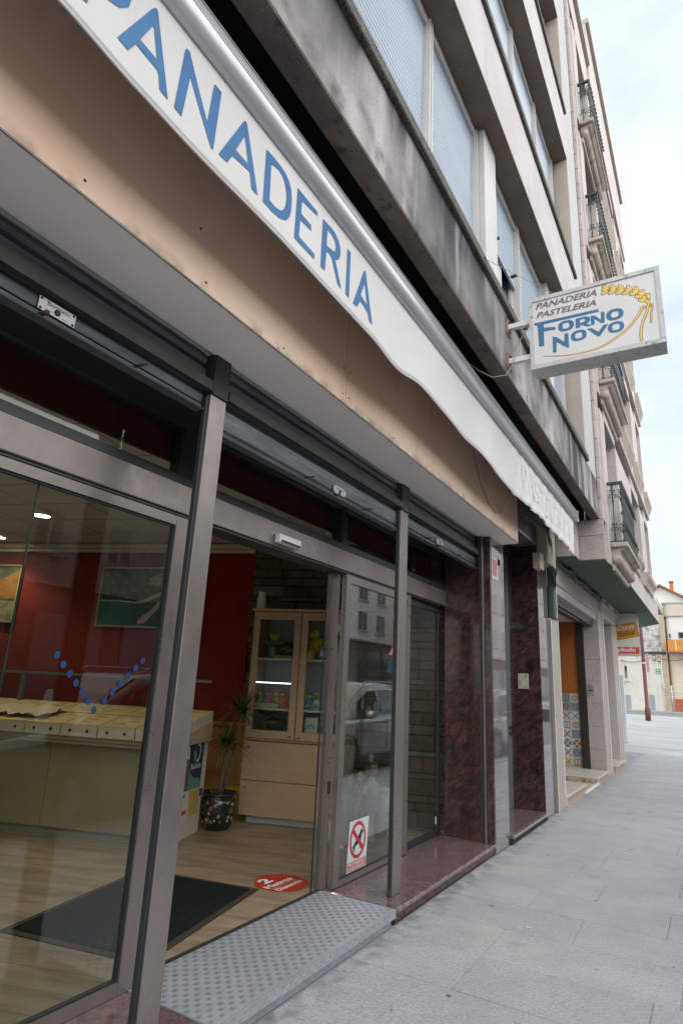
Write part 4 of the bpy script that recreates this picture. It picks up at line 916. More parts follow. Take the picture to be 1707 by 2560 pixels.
# floor boards
fl = mk('floor', [(-7.5, -6.5, FZ-.012), (.7, -6.5, FZ-.012), (.7, .3, FZ-.012), (-7.5, .3, FZ-.012)], [(0, 1, 2, 3)], BLACK, None)
wx = -.605
def clipx(poly):
    out_ = []
    for i in range(len(poly)):
        a, b = poly[i], poly[(i+1) % len(poly)]
        if a[0] <= wx: out_.append(a)
        if (a[0] <= wx) != (b[0] <= wx):
            t = (wx-a[0])/(b[0]-a[0]); out_.append((wx, lerp(a[1], b[1], t)))
    return out_
bpy.data.objects.remove(fl)
flr = mk('floor', [(-8, -3, FZ-.03), (wx, -3, FZ-.03), (wx, 6.6, FZ-.03), (-8, 7, FZ-.03)], [(0, 1, 2, 3)], BLACK); struct(flr)
random.seed(21)
for r in range(45):
    v0 = .0+r*.19; s = -7.2+random.random()*.9
    while s < 2.6:
        e = s+1.2; q = [ip(s+.001, v0+.001), ip(e-.001, v0+.001), ip(e-.001, v0+.189), ip(s+.001, v0+.189)]
        p = clipx([(a.x, a.y) for a in q]); p = [c_ for c_ in p]
        if len(p) > 2 and any(c_[0] > -5.5 for c_ in p) and max(c_[1] for c_ in p) > -2:
            n = len(p); vv = [(a, b, FZ-.02) for a, b in p]+[(a, b, FZ) for a, b in p]
            mk('floor_board', vv, [tuple(range(n-1, -1, -1)), tuple(range(n, 2*n))]+[(i, (i+1) % n, n+(i+1) % n, n+i) for i in range(n)], FLOORW, flr)
        s = e
# walls and ceiling
rb('red_wall', (-7.6, -1.86), (-.12, 0), (FZ, 3.2), REDW)
rb('wainscot', (-7.6, -1.62), (.001, .025), (FZ+.09, .96), WOODW); rb('dado_rail', (-7.6, -1.62), (.001, .05), (.962, 1.005), WOODW, None, .006); rb('skirting', (-7.6, -1.62), (.001, .03), (FZ, FZ+.088), WOODW)
rb('wall_moulding', (-7.6, -1.85), (.001, .11), (3.0, 3.055), CREAM, None, .012); rb('wall_moulding', (-7.6, -1.85), (.001, .06), (2.955, 2.998), CREAM, None, .008)
rb('stone_wall_backing', (-1.855, .72), (-.2, -.03), (FZ, 3.2), mat('dark_mortar', (.05, .045, .038), .95))
SW = [mat('ochre_fieldstone', (.125, .095, .062), .9, c2=(.085, .066, .045), scale=7, detail=8, rand=.28, bump=.7, bscale=28, speck=[((.045, .038, .03), 30, .56, .75)]), mat('grey_fieldstone', (.15, .145, .135), .9, c2=(.10, .10, .095), scale=7, detail=8, rand=.25, bump=.7, bscale=28)]
z = FZ
while z < 3.15:
    h_ = random.choice((.055, .075, .10, .13, .16)); u = -1.85+random.uniform(-.02, 0)
    while u < .7:
        w_ = random.uniform(.14, .42) if h_ > .07 else random.uniform(.18, .6)
        u1 = min(u+w_, .7)
        if u1-u > .04:
            o = rb('stone', (u+.004, u1-.004), (-.1, random.uniform(-.012, .014)), (z+.004, z+h_-.003), SW[0] if random.random() < .82 else SW[1], None, min(.009, h_*.12))
        u = u1
    z += h_
ce = mk('ceiling', boxv((-8, -.665), (-3, 7.3), (3.07, 3.12)), CF, CEIL); ce.parent = room; ce.matrix_parent_inverse = Matrix.Translation(W0).inverted() if False else (Matrix.Translation(W0) @ Matrix.Rotation(TH, 4, 'Z')).inverted()
TL = mat('ceiling_line', (.30, .28, .24), .8)
for i in range(9): rb('ceiling_joint', (-7.5, (.24-(.606+i*.6)*.3256)/.9455), (.6+i*.6, .606+i*.6), (3.066, 3.069), TL)
for i in range(12): rb('ceiling_joint', (-7.2+i*.6, -7.194+i*.6), (0, max(.1, min(6.0, (.24-.9455*(-7.194+i*.6))/.3256))), (3.066, 3.0688), TL)
rb('back_wall', (-7.7, -7.6), (-.1, 7), (FZ, 3.07), REDW); 
mk('near_wall', boxv((-8, -.6), (-2.2, -2.1), (-.1, 3.1)), CF, INTW).parent = None
nw_ = bpy.data.objects['near_wall']; nw_.parent = room; nw_.matrix_parent_inverse = ce.matrix_parent_inverse
bk = mk('bulkhead', boxv((-.67, -.64), (-2, 6.2), (2.682, 3.068)), CF, mat('bulkhead_red', (.10, .012, .008), .6)); bk.parent = room; bk.matrix_parent_inverse = ce.matrix_parent_inverse
# recessed downlights (lit)
LAMP = mat('downlight_glow', (1.0, .86, .60), .5, emit=9)
n_ = 0
for (x_, y_) in ((-4.08, 3.72), (-5.7, 4.2), (-2.3, 3.1), (-3.3, 1.6)):
    d = thing('downlight', ['lit round downlight in the ceiling seen through the left window', 'lit round downlight deep in the shop over the counter end', 'lit round downlight above the shop entrance', 'lit round downlight near the window side of the shop'][n_], 'downlight', group='ceiling downlights'); n_ += 1
    lathe('trim_ring', [(.085, 0), (.11, -.002), (.11, -.010), (.088, -.014)], (x_, y_, 3.0685), WHITE, d, 24, True, False); lathe('lamp_disc', [(.082, -.004), (.082, -.001)], (x_, y_, 3.067), LAMP, d, 24)
    ld = bpy.data.lights.new('downlight_lamp', 'SPOT'); ld.energy = 17; ld.color = (1, .80, .55); ld.spot_size = rad(125); ld.spot_blend = .7; ld.shadow_soft_size = .08
    lo = bpy.data.objects.new('downlight_lamp', ld); COL.objects.link(lo); lo.location = (x_, y_, 3.045); lo.parent = d

# paintings on the red wall
def painting(lab, u0, u1, z0, z1, kind):
    t = thing('painting', lab, 'painting', tuple(ip(0, 0)), TH)
    fm = mat('gilt_frame', (.50, .37, .16), .4, metal=.2)
    B_ = lambda n, u, v, z, m: box(n, u, (-v[0], -v[1]), z, m, t)
    B_('frame_backing', (u0+.002, u1-.002), (.002, .03), (z0+.002, z1-.002), BLACK)
    for a, b, c_, d in ((u0, u1, z0, z0+.018), (u0, u1, z1-.018, z1), (u0, u0+.018, z0+.0185, z1-.0185), (u1-.018, u1, z0+.0185, z1-.0185)): B_('frame_bar', (a, b), (.031, .05), (c_, d), fm)
    if kind == 0:
        sea = mat('painted_sea', (.012, .085, .085), .35, c2=(.03, .17, .165), scale=3); B_('canvas', (u0+.019, u1-.019), (.031, .036), (z0+.019, z1-.019), sea)
        mp_ = lambda a, b: (u0+a*(u1-u0), -.0385, z0+b*(z1-z0)); mp3 = lambda a, b: (u0+a*(u1-u0), -.0395, z0+b*(z1-z0))
        flat('painted_hills', [[(.02, .46), (.10, .44), (.2, .46), (.3, .44), (.42, .43), (.5, .52), (.62, .60), (.72, .66), (.86, .60), (.975, .58), (.975, .97), (.02, .97)]], mp_, mat('painted_hillside', (.03, .05, .042), .5, c2=(.17, .19, .16), scale=16, detail=10, lo=.50, hi=.68), t)
        flat('painted_beach', [[(.02, .44), (.2, .44), (.36, .42), (.44, .46), (.58, .58), (.70, .66), (.80, .70), (.80, .66), (.70, .61), (.60, .53), (.47, .42), (.38, .39), (.2, .42), (.02, .42)]], mp3, mat('painted_sand', (.62, .57, .50), .5, c2=(.46, .42, .36), scale=20), t)
        flat('painted_jetty', [[(.40, .06), (.47, .07), (.53, .20), (.62, .38), (.72, .50), (.86, .56), (.86, .60), (.71, .55), (.58, .42), (.49, .25), (.41, .13)]], mp3, mat('painted_sand', (.42, .34, .26), .5), t)
        flat('painted_town', [[(.45, .72), (.60, .68), (.72, .74), (.80, .80), (.85, .92), (.6, .90), (.48, .84)]], mp3, mat('painted_town_white', (.60, .58, .54), .5, c2=(.10, .12, .11), scale=38, detail=6), t)
    else:
        B_('canvas', (u0+.019, u1-.019), (.031, .036), (z0+.019, z1-.019), mat('painted_dusk', (.05, .07, .065), .4, c2=(.24, .22, .12), scale=6, detail=7))
        mp_ = lambda a, b: (u0+a*(u1-u0), -.0385, z0+b*(z1-z0))
        flat('painted_house', [[(.62, .40), (.62, .62), (.72, .68), (.98, .92), (.98, .40)]], mp_, mat('painted_house_orange', (.36, .17, .05), .5, c2=(.22, .12, .04), scale=9), t)
        flat('painted_yard', [[(.02, .02), (.98, .02), (.98, .36), (.55, .40), (.30, .48), (.02, .42)]], mp_, mat('painted_yard_light', (.36, .36, .24), .5, c2=(.14, .16, .10), scale=11, detail=8), t)
    return t
painting('framed coastal view with a pale jetty on the dark red wall', -3.86, -2.45, 2.02, 2.765, 0)
painting('framed village scene at the left end of the red wall', -6.30, -5.04, 2.03, 2.78, 1)

# counter with pastry boxes
ct = thing('shop_counter', 'cream shop counter with sneeze glass in front of the red wall', 'counter', tuple(ip(0, 0)), TH)
CB = lambda n, u, v, z, m, p=None, bev=0: box(n, u, (-v[0], -v[1]), z, m, p or ct, bev)
CTR = mat('cream_counter', (.27, .228, .152), .5, c2=(.24, .20, .135), scale=3)
u_ = -6.6
for i in range(4): CB('front_panel', (u_+1.2*i+.003, min(u_+1.2*i+1.197, -1.845)), (1.67, 1.69), (.17, .885), CTR)
CB('kick_board', (-6.6, -1.85), (1.62, 1.64), (FZ, .168), mat('counter_kick', (.30, .27, .20), .6)); CB('end_panel', (-1.84, -1.82), (1.0, 1.69), (FZ, .885), mat('cream_end', (.48, .43, .35), .5)); CB('counter_core', (-6.6, -1.845), (1.02, 1.61), (FZ, .88), BLACK)
CB('worktop', (-6.62, -1.78), (.95, 1.76), (.887, .927), mat('worktop_stone', (.30, .27, .20), .35), None, .006); CB('worktop_edge', (-6.6, -1.80), (1.70, 1.74), (.86, .886), WOODC)
GG = mat('green_glass_rail', (.10, .17, .14), .3)
CB('glass_rail', (-6.6, -1.83), (.985, 1.015), (1.43, 1.455), GG); CB('sneeze_glass', (-6.6, -1.83), (.998, 1.003), (.93, 1.429), GLS2)
for a in (-3.96, -5.4): CB('glass_post', (a-.02, a+.02), (.98, 1.02), (.928, 1.429), GG)
random.seed(31)
YB = mat('pastry_box_yellow', (.55, .36, .05), .55); YT = mat('pastry_box_top', (.50, .41, .20), .55, c2=(.46, .37, .17), scale=9); PB = mat('pastry_box_side', (.50, .46, .36), .55)
for i in range(9):
    for j in range(2):
        if (i, j) in ((7, 1),): continue
        a1 = -1.80-.365*i; a0 = a1-.352; b1 = 1.77-.42*j; b0 = b1-.40; zt = .93+.095
        pos = ('first', 'second', 'third', 'fourth', 'fifth', 'sixth', 'seventh', 'eighth', 'ninth')[i]
        t = thing('pastry_box', 'yellow printed pastry box on the counter, %s from the right end, %s row' % (pos, 'front' if j == 0 else 'back'), 'box', tuple(ip(0, 0)), TH, 'pastry boxes laid on the counter')
        B_ = lambda n, u, v, z, m, p=None: box(n, u, (-v[0], -v[1]), z, m, p or t)
        B_('carton', (a0, a1), (b0, b1), (.9285, zt), PB); B_('lid_print', (a0+.004, a1-.004), (b0+.004, b1-.004), (zt+.0005, zt+.0016), YT); B_('lid_border', (a0, a1), (b1-.022, b1+.0015), (zt+.0008, zt+.0026), YB)
        if j == 0:
            for d_ in (.09, .26):
                lathe('side_dot', [(.014, 0), (.014, .002)], (0, 0, 0), BLACK, t, 10).matrix_local = Matrix.Translation((a0+d_, -b1, .975)) @ Matrix.Rotation(pi/2, 4, 'X')
        for p_ in range(3):
            ax = a0+.05+random.random()*.14; by = b0+.08+p_*.10
            for q in range(4): B_('logo_print', (ax+q*.030, ax+q*.030+.024), (by-.006*(q % 2), by+.022), (zt+.0018, zt+.0024), SGREY)
# the boxes lean back on a sloping display board
TILT = .17
for o in list(COL.objects):
    if o.parent and o.parent.name.startswith('pastry_box'):
        mb = o.matrix_basis.copy()
        for q in o.data.vertices: q.co = mb @ q.co; q.co.z += max(0, 1.77+q.co.y)*TILT
        o.matrix_basis = Matrix.Identity(4)
mk('display_board', [(-6.6, -1.775, .9275), (-1.79, -1.775, .9275), (-1.79, -.955, .9275), (-6.6, -.955, .9275), (-6.6, -1.775, .928), (-1.79, -1.775, .928), (-1.79, -.955, .928+.815*TILT), (-6.6, -.955, .928+.815*TILT)], CF, WOODC, ct)
cl_ = thing('folded_cloth', 'rumpled pale cloth lying on the pastry boxes at the left of the counter', 'cloth', tuple(ip(0, 0)), TH)
v = []; f = []
for i in range(15):
    for j in range(9):
        a = i/14; b = j/8; v.append((-3.75+.62*a+.02*sin(j*2.1), -(1.35+.34*b)+.02*sin(i*1.7), 1.035+(.42-.34*b)*.17+.028*abs(sin(i*1.1+j*.7))+.02*abs(sin(i*.5-j*1.6))))
for i in range(14):
    for j in range(8): f.append((i*9+j, (i+1)*9+j, (i+1)*9+j+1, i*9+j+1))
mk('cloth', v, f, mat('pale_cloth', (.46, .42, .31), .9, c2=(.38, .35, .25), scale=14), cl_, True)
# leaflets stuck on the end of the counter
def ep(v_, z_, k=0): return (-1.8185+.0012*k, -v_, z_)
def leaflet(lab, pts, m, k):
    t = thing('leaflet', lab, 'leaflet', tuple(ip(0, 0)), TH); mk('sheet', [ep(a, b, k) for a, b in pts], [tuple(range(len(pts)))], m, t); return t
PW = mat('white_leaflet', (.52, .50, .50), .6, c2=(.44, .42, .42), scale=30)
t = leaflet('white leaflets layered behind the navy poster on the counter end', [(.95, .955), (.96, .71), (.97, .40), (1.08, .395), (1.06, .955)], PW, 0)
for i in range(9): mk('print_line', [ep(.965+.006*i, .93-.055*i, 1), ep(1.03, .93-.055*i, 1), ep(1.03, .938-.055*i, 1), ep(.965+.006*i, .938-.055*i, 1)], [(0, 1, 2, 3)], SGREY, t)
mk('print_picture', [ep(.985, .405, 1.5), ep(1.06, .405, 1.5), ep(1.06, .47, 1.5), ep(.985, .47, 1.5)], [(0, 1, 2, 3)], mat('leaflet_blue', (.03, .05, .16), .5), t)
t = leaflet('tall white poster with dark picture at the left of the counter end', [(1.32, .99), (1.46, 1.0), (1.46, .23), (1.26, .23)], PW, 0)
mk('print_picture', [ep(1.30, .49, 1), ep(1.44, .49, 1), ep(1.44, .76, 1), ep(1.31, .76, 1)], [(0, 1, 2, 3)], mat('leaflet_dark_photo', (.03, .03, .03), .5, c2=(.16, .13, .11), scale=30), t)
mk('print_line', [ep(1.31, .30, 1), ep(1.40, .30, 1), ep(1.40, .33, 1), ep(1.31, .33, 1)], [(0, 1, 2, 3)], RSG, t); mk('print_line', [ep(1.36, .44, 1), ep(1.45, .44, 1), ep(1.45, .465, 1), ep(1.36, .465, 1)], [(0, 1, 2, 3)], SBLUE, t)
t = leaflet('navy and green BioSaúde poster taped to the counter end', [(1.05, .958), (1.065, .49), (1.33, .488), (1.365, .972)], mat('poster_navy', (.010, .024, .048), .4), 2)
flat('green_area', [[(1.064, .49), (1.33, .489), (1.345, .70), (1.30, .63), (1.22, .585), (1.12, .575), (1.062, .55)]], lambda a, b: ep(a, b, 2.8), mat('poster_green', (.10, .22, .17), .5), t)
arc = lambda a0, a1, r1, r2, c: [(c[0]-r1*.62*cos(rad(a)), c[1]+r1*sin(rad(a))) for a in range(a0, a1+1, 15)]+[(c[0]-r2*.62*cos(rad(a)), c[1]+r2*.95*sin(rad(a))) for a in range(a1, a0-1, -15)]
flat('emblem_arc', [arc(-90, 120, .105, .088, (1.19, .82))], lambda a, b: ep(a, b, 2.8), WHITE, t); flat('emblem_leaf', [[(1.245, .84), (1.26, .79), (1.245, .74), (1.215, .72), (1.205, .76), (1.22, .81)]], lambda a, b: ep(a, b, 2.8), mat('poster_leaf', (.12, .30, .20), .5), t)
flat('emblem_dot', [[(1.175+.014*cos(k*pi/6), .875+.018*sin(k*pi/6)) for k in range(12)]], lambda a, b: ep(a, b, 2.8), WHITE, t)
text('wording', 'BioSaúde', lambda u, v: ep(1.305-u*.21, .665+v*.05, 2.8), mat('poster_white', (.55, .58, .58), .5), t, .01)
t = leaflet('yellow typed notice taped low on the counter end', [(1.065, .472), (1.075, .262), (1.27, .268), (1.275, .484)], mat('yellow_notice', (.42, .33, .04), .6), 3)
for i in range(9): mk('print_line', [ep(1.10, .45-.018*i, 4), ep(1.24-.02*(i % 3), .45-.018*i, 4), ep(1.24-.02*(i % 3), .454-.018*i, 4), ep(1.10, .454-.018*i, 4)], [(0, 1, 2, 3)], SGREY, t)

# tall cabinet against the wall
cb_ = thing('display_cabinet', 'tall maple cabinet with two glazed doors and drawers below', 'cabinet', tuple(ip(0, 0)), TH)
K = lambda n, u, v, z, m, p=None, bev=0: box(n, u, (-v[0], -v[1]), z, m, p or cb_, bev)
UL, UR, VF = -1.615, -.54, .50
K('side_panel', (UL, UL+.02), (.03, VF), (.17, 2.205), WOODC); K('side_panel', (UR-.02, UR), (.03, VF), (.17, 2.205), WOODC)
K('back_panel', (UL+.021, UR-.021), (.03, .045), (.17, 2.2), mat('cabinet_back', (.33, .32, .31), .7)); K('top_panel', (UL-.02, UR+.02), (.02, VF+.045), (2.207, 2.235), WOODC, None, .003)
K('plinth', (UL+.06, UR-.05), (.06, VF-.06), (FZ, .165), mat('white_plinth', (.46, .45, .43), .6)); K('deck', (UL+.021, UR-.021), (.046, VF-.002), (.88, .898), WOODC)
um = (UL+UR)/2
for a, b, kx in ((UL, um-.003, 1), (um+.003, UR, -1)):
    d = boxes('cabinet_door', [((a+.003, a+.072), (-VF-.02, -VF-.001), (.905, 2.2)), ((b-.072, b-.003), (-VF-.02, -VF-.001), (.905, 2.2)), ((a+.073, b-.073), (-VF-.0195, -VF-.001), (2.118, 2.2)), ((a+.073, b-.073), (-VF-.0195, -VF-.001), (.905, .985))], WOODC, cb_)
    K('pane', (a+.073, b-.073), (VF+.006, VF+.010), (.986, 2.117), GLS2, d)
    ku = b-.045 if kx > 0 else a+.045
    lathe('knob', [(.006, 0), (.006, .012), (.014, .018), (.012, .028)], (0, 0, 0), ALU, d, 10).matrix_local = Matrix.Translation((ku, -VF-.02, .935)) @ Matrix.Rotation(pi/2, 4, 'X')
SHW = mat('white_shelf', (.52, .51, .49), .5)
for z_ in (1.20, 1.715): K('shelf', (UL+.022, UR-.022), (.05, VF-.03), (z_-.018, z_), SHW)
K('led_strip', (UL+.03, um-.05), (VF-.10, VF-.09), (1.452, 1.464), mat('led_strip_white', (.75, .85, .95), .4, emit=1.2))
for a, b in ((.17, .495), (.50, .872)):
    d = K('drawer', (UL, UR), (VF+.001, VF+.02), (a+.002, b), WOODC)
    for ku in (UL+.06, UR-.06): lathe('knob', [(.006, 0), (.006, .012), (.014, .018), (.012, .028)], (0, 0, 0), ALU, d, 10).matrix_local = Matrix.Translation((ku, -VF-.02, b-.06)) @ Matrix.Rotation(pi/2, 4, 'X')
# things in and on the cabinet
LT = lambda: tuple(ip(0, 0))
def inside(name, lab, cat): return thing(name, lab, cat, LT(), TH)
def blob(name, c, r, m, parent, n=1, seed=0):
    bm = bmesh.new(); bmesh.ops.create_icosphere(bm, subdivisions=2, radius=1); rnd = random.Random(seed)
    ph = [rnd.uniform(0, 6) for _ in range(3)]
    for q in bm.verts:
        k_ = 1+.10*sin(q.co.x*5+ph[0])*sin(q.co.y*6+ph[1])+.06*sin(q.co.z*9+ph[2])
        q.co = Vector((c[0]+q.co.x*r[0]*k_, c[1]+q.co.y*r[1]*k_, c[2]+q.co.z*r[2]*k_))
    return frombm(name, bm, m, parent, True)
C_ = lambda n, c, r=.5: mat(n, c, r)
t = inside('dispenser', 'white bottle-shaped dispenser standing on the cabinet top', 'dispenser')
lathe('bottle', [(.048, 0), (.050, .01), (.050, .12), (.042, .13), (.042, .195), (.040, .20)], (-1.665+.06, -.36, 2.236), WHITE, t, 18)
t = inside('toy_chick', 'yellow fabric chick leaning on the top right shelf', 'toy')
blob('body', (-.97, -.32, 1.86), (.075, .05, .10), C_('chick_yellow', (.52, .36, .02), .9), t, 1, 4); blob('head', (-.97, -.33, 1.99), (.06, .045, .06), C_('chick_yellow', (.52, .36, .02)), t, 1, 9); tube('wing', [(-.94, -.34, 1.93), (-.86, -.34, 1.90), (-.82, -.34, 1.93)], [.04, .03, .01], C_('chick_yellow', (.52, .36, .02)), t)
t = inside('toy_bottle', 'yellow bottle beside the chick on the top right shelf', 'bottle')
lathe('bottle', [(.045, 0), (.05, .02), (.05, .09), (.035, .12), (.02, .13), (.02, .16)], (-.99, -.42, 1.716), C_('bottle_yellow', (.42, .30, .02), .3), t, 14)
t = inside('liqueur_bottle', 'clear bottle with white label on the top right shelf', 'bottle')
lathe('bottle', [(.033, 0), (.035, .01), (.035, .12), (.014, .155), (.014, .20)], (-.855, -.40, 1.716), C_('bottle_glass', (.16, .17, .18), .15), t, 14); lathe('bottle_label', [(.0356, .03), (.0356, .10)], (-.855, -.40, 1.716), WHITE, t, 14)
t = inside('balloon_chick', 'yellow and green chick figure hanging at the right of the cabinet', 'toy')
blob('body', (-.70, -.37, 1.90), (.075, .05, .10), C_('figure_green', (.10, .18, .03)), t, 1, 2); blob('head', (-.70, -.385, 2.03), (.055, .045, .06), C_('figure_yellow', (.50, .34, .02)), t, 1, 3); blob('beak', (-.70, -.435, 2.03), (.014, .02, .01), RSG, t, 1, 1); tube('ribbon', [(-.72, -.40, 1.84), (-.735, -.44, 1.55), (-.74, -.44, 1.25)], .008, C_('ribbon_cream', (.46, .44, .28)), t)
t = inside('flower_vase', 'glass vase with yellow flower and green leaves on the top left shelf', 'vase')
lathe('vase', [(.04, 0), (.05, .03), (.05, .10), (.04, .13)], (-1.42, -.38, 1.716), C_('vase_glass', (.14, .18, .17), .15), t, 14)
for k in range(7): tube('leaf', [(-1.42, -.38, 1.84), (-1.42+.07*cos(k*.9), -.40+.05*sin(k*.9), 1.89), (-1.42+.13*cos(k*.9), -.40+.08*sin(k*.9), 1.86)], [.012, .016, .003], C_('leaf_green', (.08, .20, .03)), t, 6)
for k in range(6): tube('petal', [(-1.41, -.40, 1.90), (-1.41+.03*cos(k), -.40+.02*sin(k), 1.95), (-1.41+.06*cos(k), -.41+.03*sin(k), 1.98)], [.012, .02, .004], C_('petal_yellow', (.56, .44, .02)), t, 6)
t = inside('dark_bottle', 'dark bottle behind the vase on the top left shelf', 'bottle'); lathe('bottle', [(.036, 0), (.036, .16), (.014, .21), (.014, .28)], (-1.46, -.22, 1.716), C_('dark_glass', (.012, .015, .014), .15), t, 14)
t = inside('gift_basket', 'dark gift arrangement with gold bauble on the top left shelf', 'basket')
lathe('basket', [(.06, 0), (.085, .06), (.09, .08)], (-1.27, -.34, 1.716), C_('basket_dark', (.05, .04, .025)), t, 14)
for k in range(7): blob('filling', (-1.27+.05*cos(k*1.1), -.34+.05*sin(k*1.1), 1.80+.03*(k % 3)), (.035, .035, .035), C_(['fill_gold', 'fill_green', 'fill_brown'][k % 3], [(.30, .19, .04), (.05, .07, .03), (.06, .03, .02)][k % 3], .4), t, 1, k)
t = inside('candy_pack', 'row of small green and yellow candy packs on the top left shelf', 'sweets'); boxes('pack', [((-1.38+.05*k, -1.335+.05*k), (-.47, -.44), (1.716, 1.745)) for k in range(4)], C_('pack_green', (.26, .28, .05)), t)
# cellophane gift bags in the middle
cols = [(.08, .38, .10), (.70, .12, .26), (.50, .40, .08), (.62, .15, .07), (.08, .34, .60), (.50, .48, .44), (.58, .25, .32), (.20, .38, .16)]
nmz = ['green', 'pink', 'golden', 'red', 'blue', 'silver', 'rose', 'dark green']
for k in range(8):
    u = [-1.53, -1.43, -1.34, -1.26, -.98, -.90, -.79, -.68][k]
    t = inside('gift_bag', '%s cellophane gift bag on the %s middle shelf' % (nmz[k], 'left' if k < 4 else 'right'), 'gift bag')
    cm = C_('gift_%d' % k, cols[k], .35)
    lathe('bag', [(.035, 0), (.045, .03), (.042, .09), (.016, .13), (.034, .18)], (u, -.36-.03*(k % 2), 1.2005), cm, t, 9, False); blob('bow', (u, -.40-.03*(k % 2), 1.335), (.028, .018, .022), C_('gift_%d' % ((k+3) % 8), cols[(k+3) % 8], .35), t, 1, k)
    for q in range(3): blob('sweet', (u-.02+.02*q, -.415-.03*(k % 2), 1.24+.02*(q % 2)), (.014, .012, .014), C_('gift_%d' % ((k+q+1) % 8), cols[(k+q+1) % 8], .35), t, 1, q)
t = inside('tray', 'pale wooden tray at the front of the left middle shelf', 'tray'); K('tray_body', (-1.55, -1.30), (.42, .46), (1.2005, 1.25), C_('tray_wood', (.42, .36, .26)), t)
t = inside('wicker_basket', 'round wire basket of dark fruit on the lower left shelf', 'basket')
lathe('bowl', [(.08, 0), (.115, .05), (.13, .09), (.128, .092)], (-1.37, -.32, .8985+.09), C_('wire_dark', (.05, .045, .04), .4), t, 20)
tube('handle', [(-1.37+.13*cos(a*pi/10), -.32, .99+.06+.10*sin(a*pi/10)) for a in range(11)], .006, C_('wire_dark', (.05, .045, .04)), t)
for k in range(14): blob('fruit', (-1.37+.08*cos(k*2.4)*((k % 3)/2), -.34+.06*sin(k*2.4), 1.07+.012*(k % 2)), (.02, .02, .02), C_('dark_fruit', (.022, .014, .012), .25), t, 1, k)
t = inside('picture_bag', 'white carton with bright rainbow print on the lower right shelf', 'carton')
K('carton', (-1.0, -.87), (.36, .42), (.9, 1.13), C_('carton_white', (.50, .50, .50)), t); t2 = t.children[0]
for k in range(5):
    pts = [(-.935+(.05-.006*k)*cos(rad(a)), 1.02+(.05-.006*k)*sin(rad(a))) for a in range(0, 181, 20)]+[(-.935+(.045-.006*k)*cos(rad(a)), 1.02+(.045-.006*k)*sin(rad(a))) for a in range(180, -1, -20)]
    flat('rainbow_print', [pts], lambda a, b: (a, -.4206, b), C_('rb%d' % k, [(.5, .05, .05), (.5, .3, .03), (.1, .3, .08), (.05, .15, .4), (.3, .06, .3)][k]), t)
t = inside('green_gift', 'dark green wrapped gift on the lower right shelf', 'gift'); blob('gift_wrap', (-.76, -.33, 1.0), (.09, .07, .10), C_('wrap_green', (.03, .09, .04), .3), t, 1, 5); tube('ribbon', [(-.82, -.41, 1.08), (-.74, -.42, 1.0), (-.69, -.41, .93)], .006, C_('ribbon_pale', (.4, .42, .38)), t)

# potted palm
pl = thing('potted_palm', 'dracaena palm in a black glazed pot painted with flowers', 'plant', tuple(ip(-1.70, .84)), TH)
POT = mat('black_glazed_pot', (.018, .018, .016), .18, spec=.6, c2=(.10, .085, .05), scale=9, lo=.56, hi=.62, detail=3)
lathe('pot', [(.115, 0), (.125, .01), (.165, .12), (.180, .20), (.172, .26), (.150, .29), (.165, .305), (.175, .315), (.172, .325), (.15, .32), (.14, .28)], (0, 0, FZ), POT, pl, 32)
lathe('soil', [(.14, .285), (.0, .29)], (0, 0, FZ), mat('soil', (.02, .015, .01), .95), pl, 20)
fm = [C_('painted_petal_cream', (.30, .27, .16), .3), C_('painted_petal_rose', (.28, .07, .07), .3), C_('painted_petal_white', (.40, .39, .36), .3)]
random.seed(8)
for k in range(26):
    an = -pi/2+random.uniform(-1.3, 1.3); zz_ = random.uniform(.07, .27); r = interp([(0, .117), (.01, .127), (.12, .167), (.20, .182), (.26, .174), (.29, .152)], zz_)+.002
    c = Vector((r*cos(an), r*sin(an), FZ+zz_)); tx = Vector((-sin(an), cos(an), 0)); s = random.uniform(.010, .024)
    mk('painted_flower', [c+tx*(s*cos(q*pi/5)*(1 if q % 2 else .55))+Vector((0, 0, s*sin(q*pi/5)*(1 if q % 2 else .55))) for q in range(10)], [tuple(range(10))], fm[k % 3], pl)
BK = mat('palm_bark', (.13, .11, .075), .9, c2=(.07, .06, .04), scale=40)
tube('trunk', [(-.01, .0, FZ+.28), (.005, .0, .5), (.015, .01, .68), (.02, .01, .80)], [.022, .018, .016, .014], BK, pl, 8); tube('trunk', [(.01, .02, FZ+.28), (.05, .05, .60), (.10, .08, .95), (.12, .09, 1.10)], [.016, .013, .011, .010], BK, pl, 8)
LF = mat('palm_leaf', (.045, .075, .020), .5, c2=(.03, .055, .016), scale=9)
def tuft(c, n, L_, seed):
    rnd = random.Random(seed)
    for k in range(n):
        an = rnd.uniform(0, 2*pi); el = rnd.uniform(-.1, 1.3); l_ = L_*rnd.uniform(.7, 1.1); w_ = rnd.uniform(.006, .0105); v = []; f = []
        d = Vector((cos(an)*cos(el), sin(an)*cos(el), sin(el))); sd_ = Vector((-sin(an), cos(an), 0)); p = Vector(c)
        for q in range(7):
            ww = w_*(1-(q/6)**2)+.0006; v += [p+sd_*ww, p-sd_*ww]
            if q: f.append((2*q-2, 2*q-1, 2*q+1, 2*q))
            p = p+d*(l_/6); d = (d+Vector((0, 0, -.23))).normalized()
        mk('leaf', v, f, LF, pl)
tuft((.02, .01, .84), 80, .36, 1); tuft((.12, .09, 1.14), 95, .40, 2)
sk = thing('wall_socket', 'cream wall socket with cord on the wainscot behind the palm', 'socket', LT(), TH)
box('socket_plate', (-1.80, -1.74), (-.045, -.026), (.52, .60), CRB, sk, bev=.004); tube('cord', [(-1.77, -.05, .54), (-1.80, -.06, .45), (-1.76, -.06, .35), (-1.78, -.06, .25)], .006, C_('cord_cream', (.3, .26, .2)), sk)
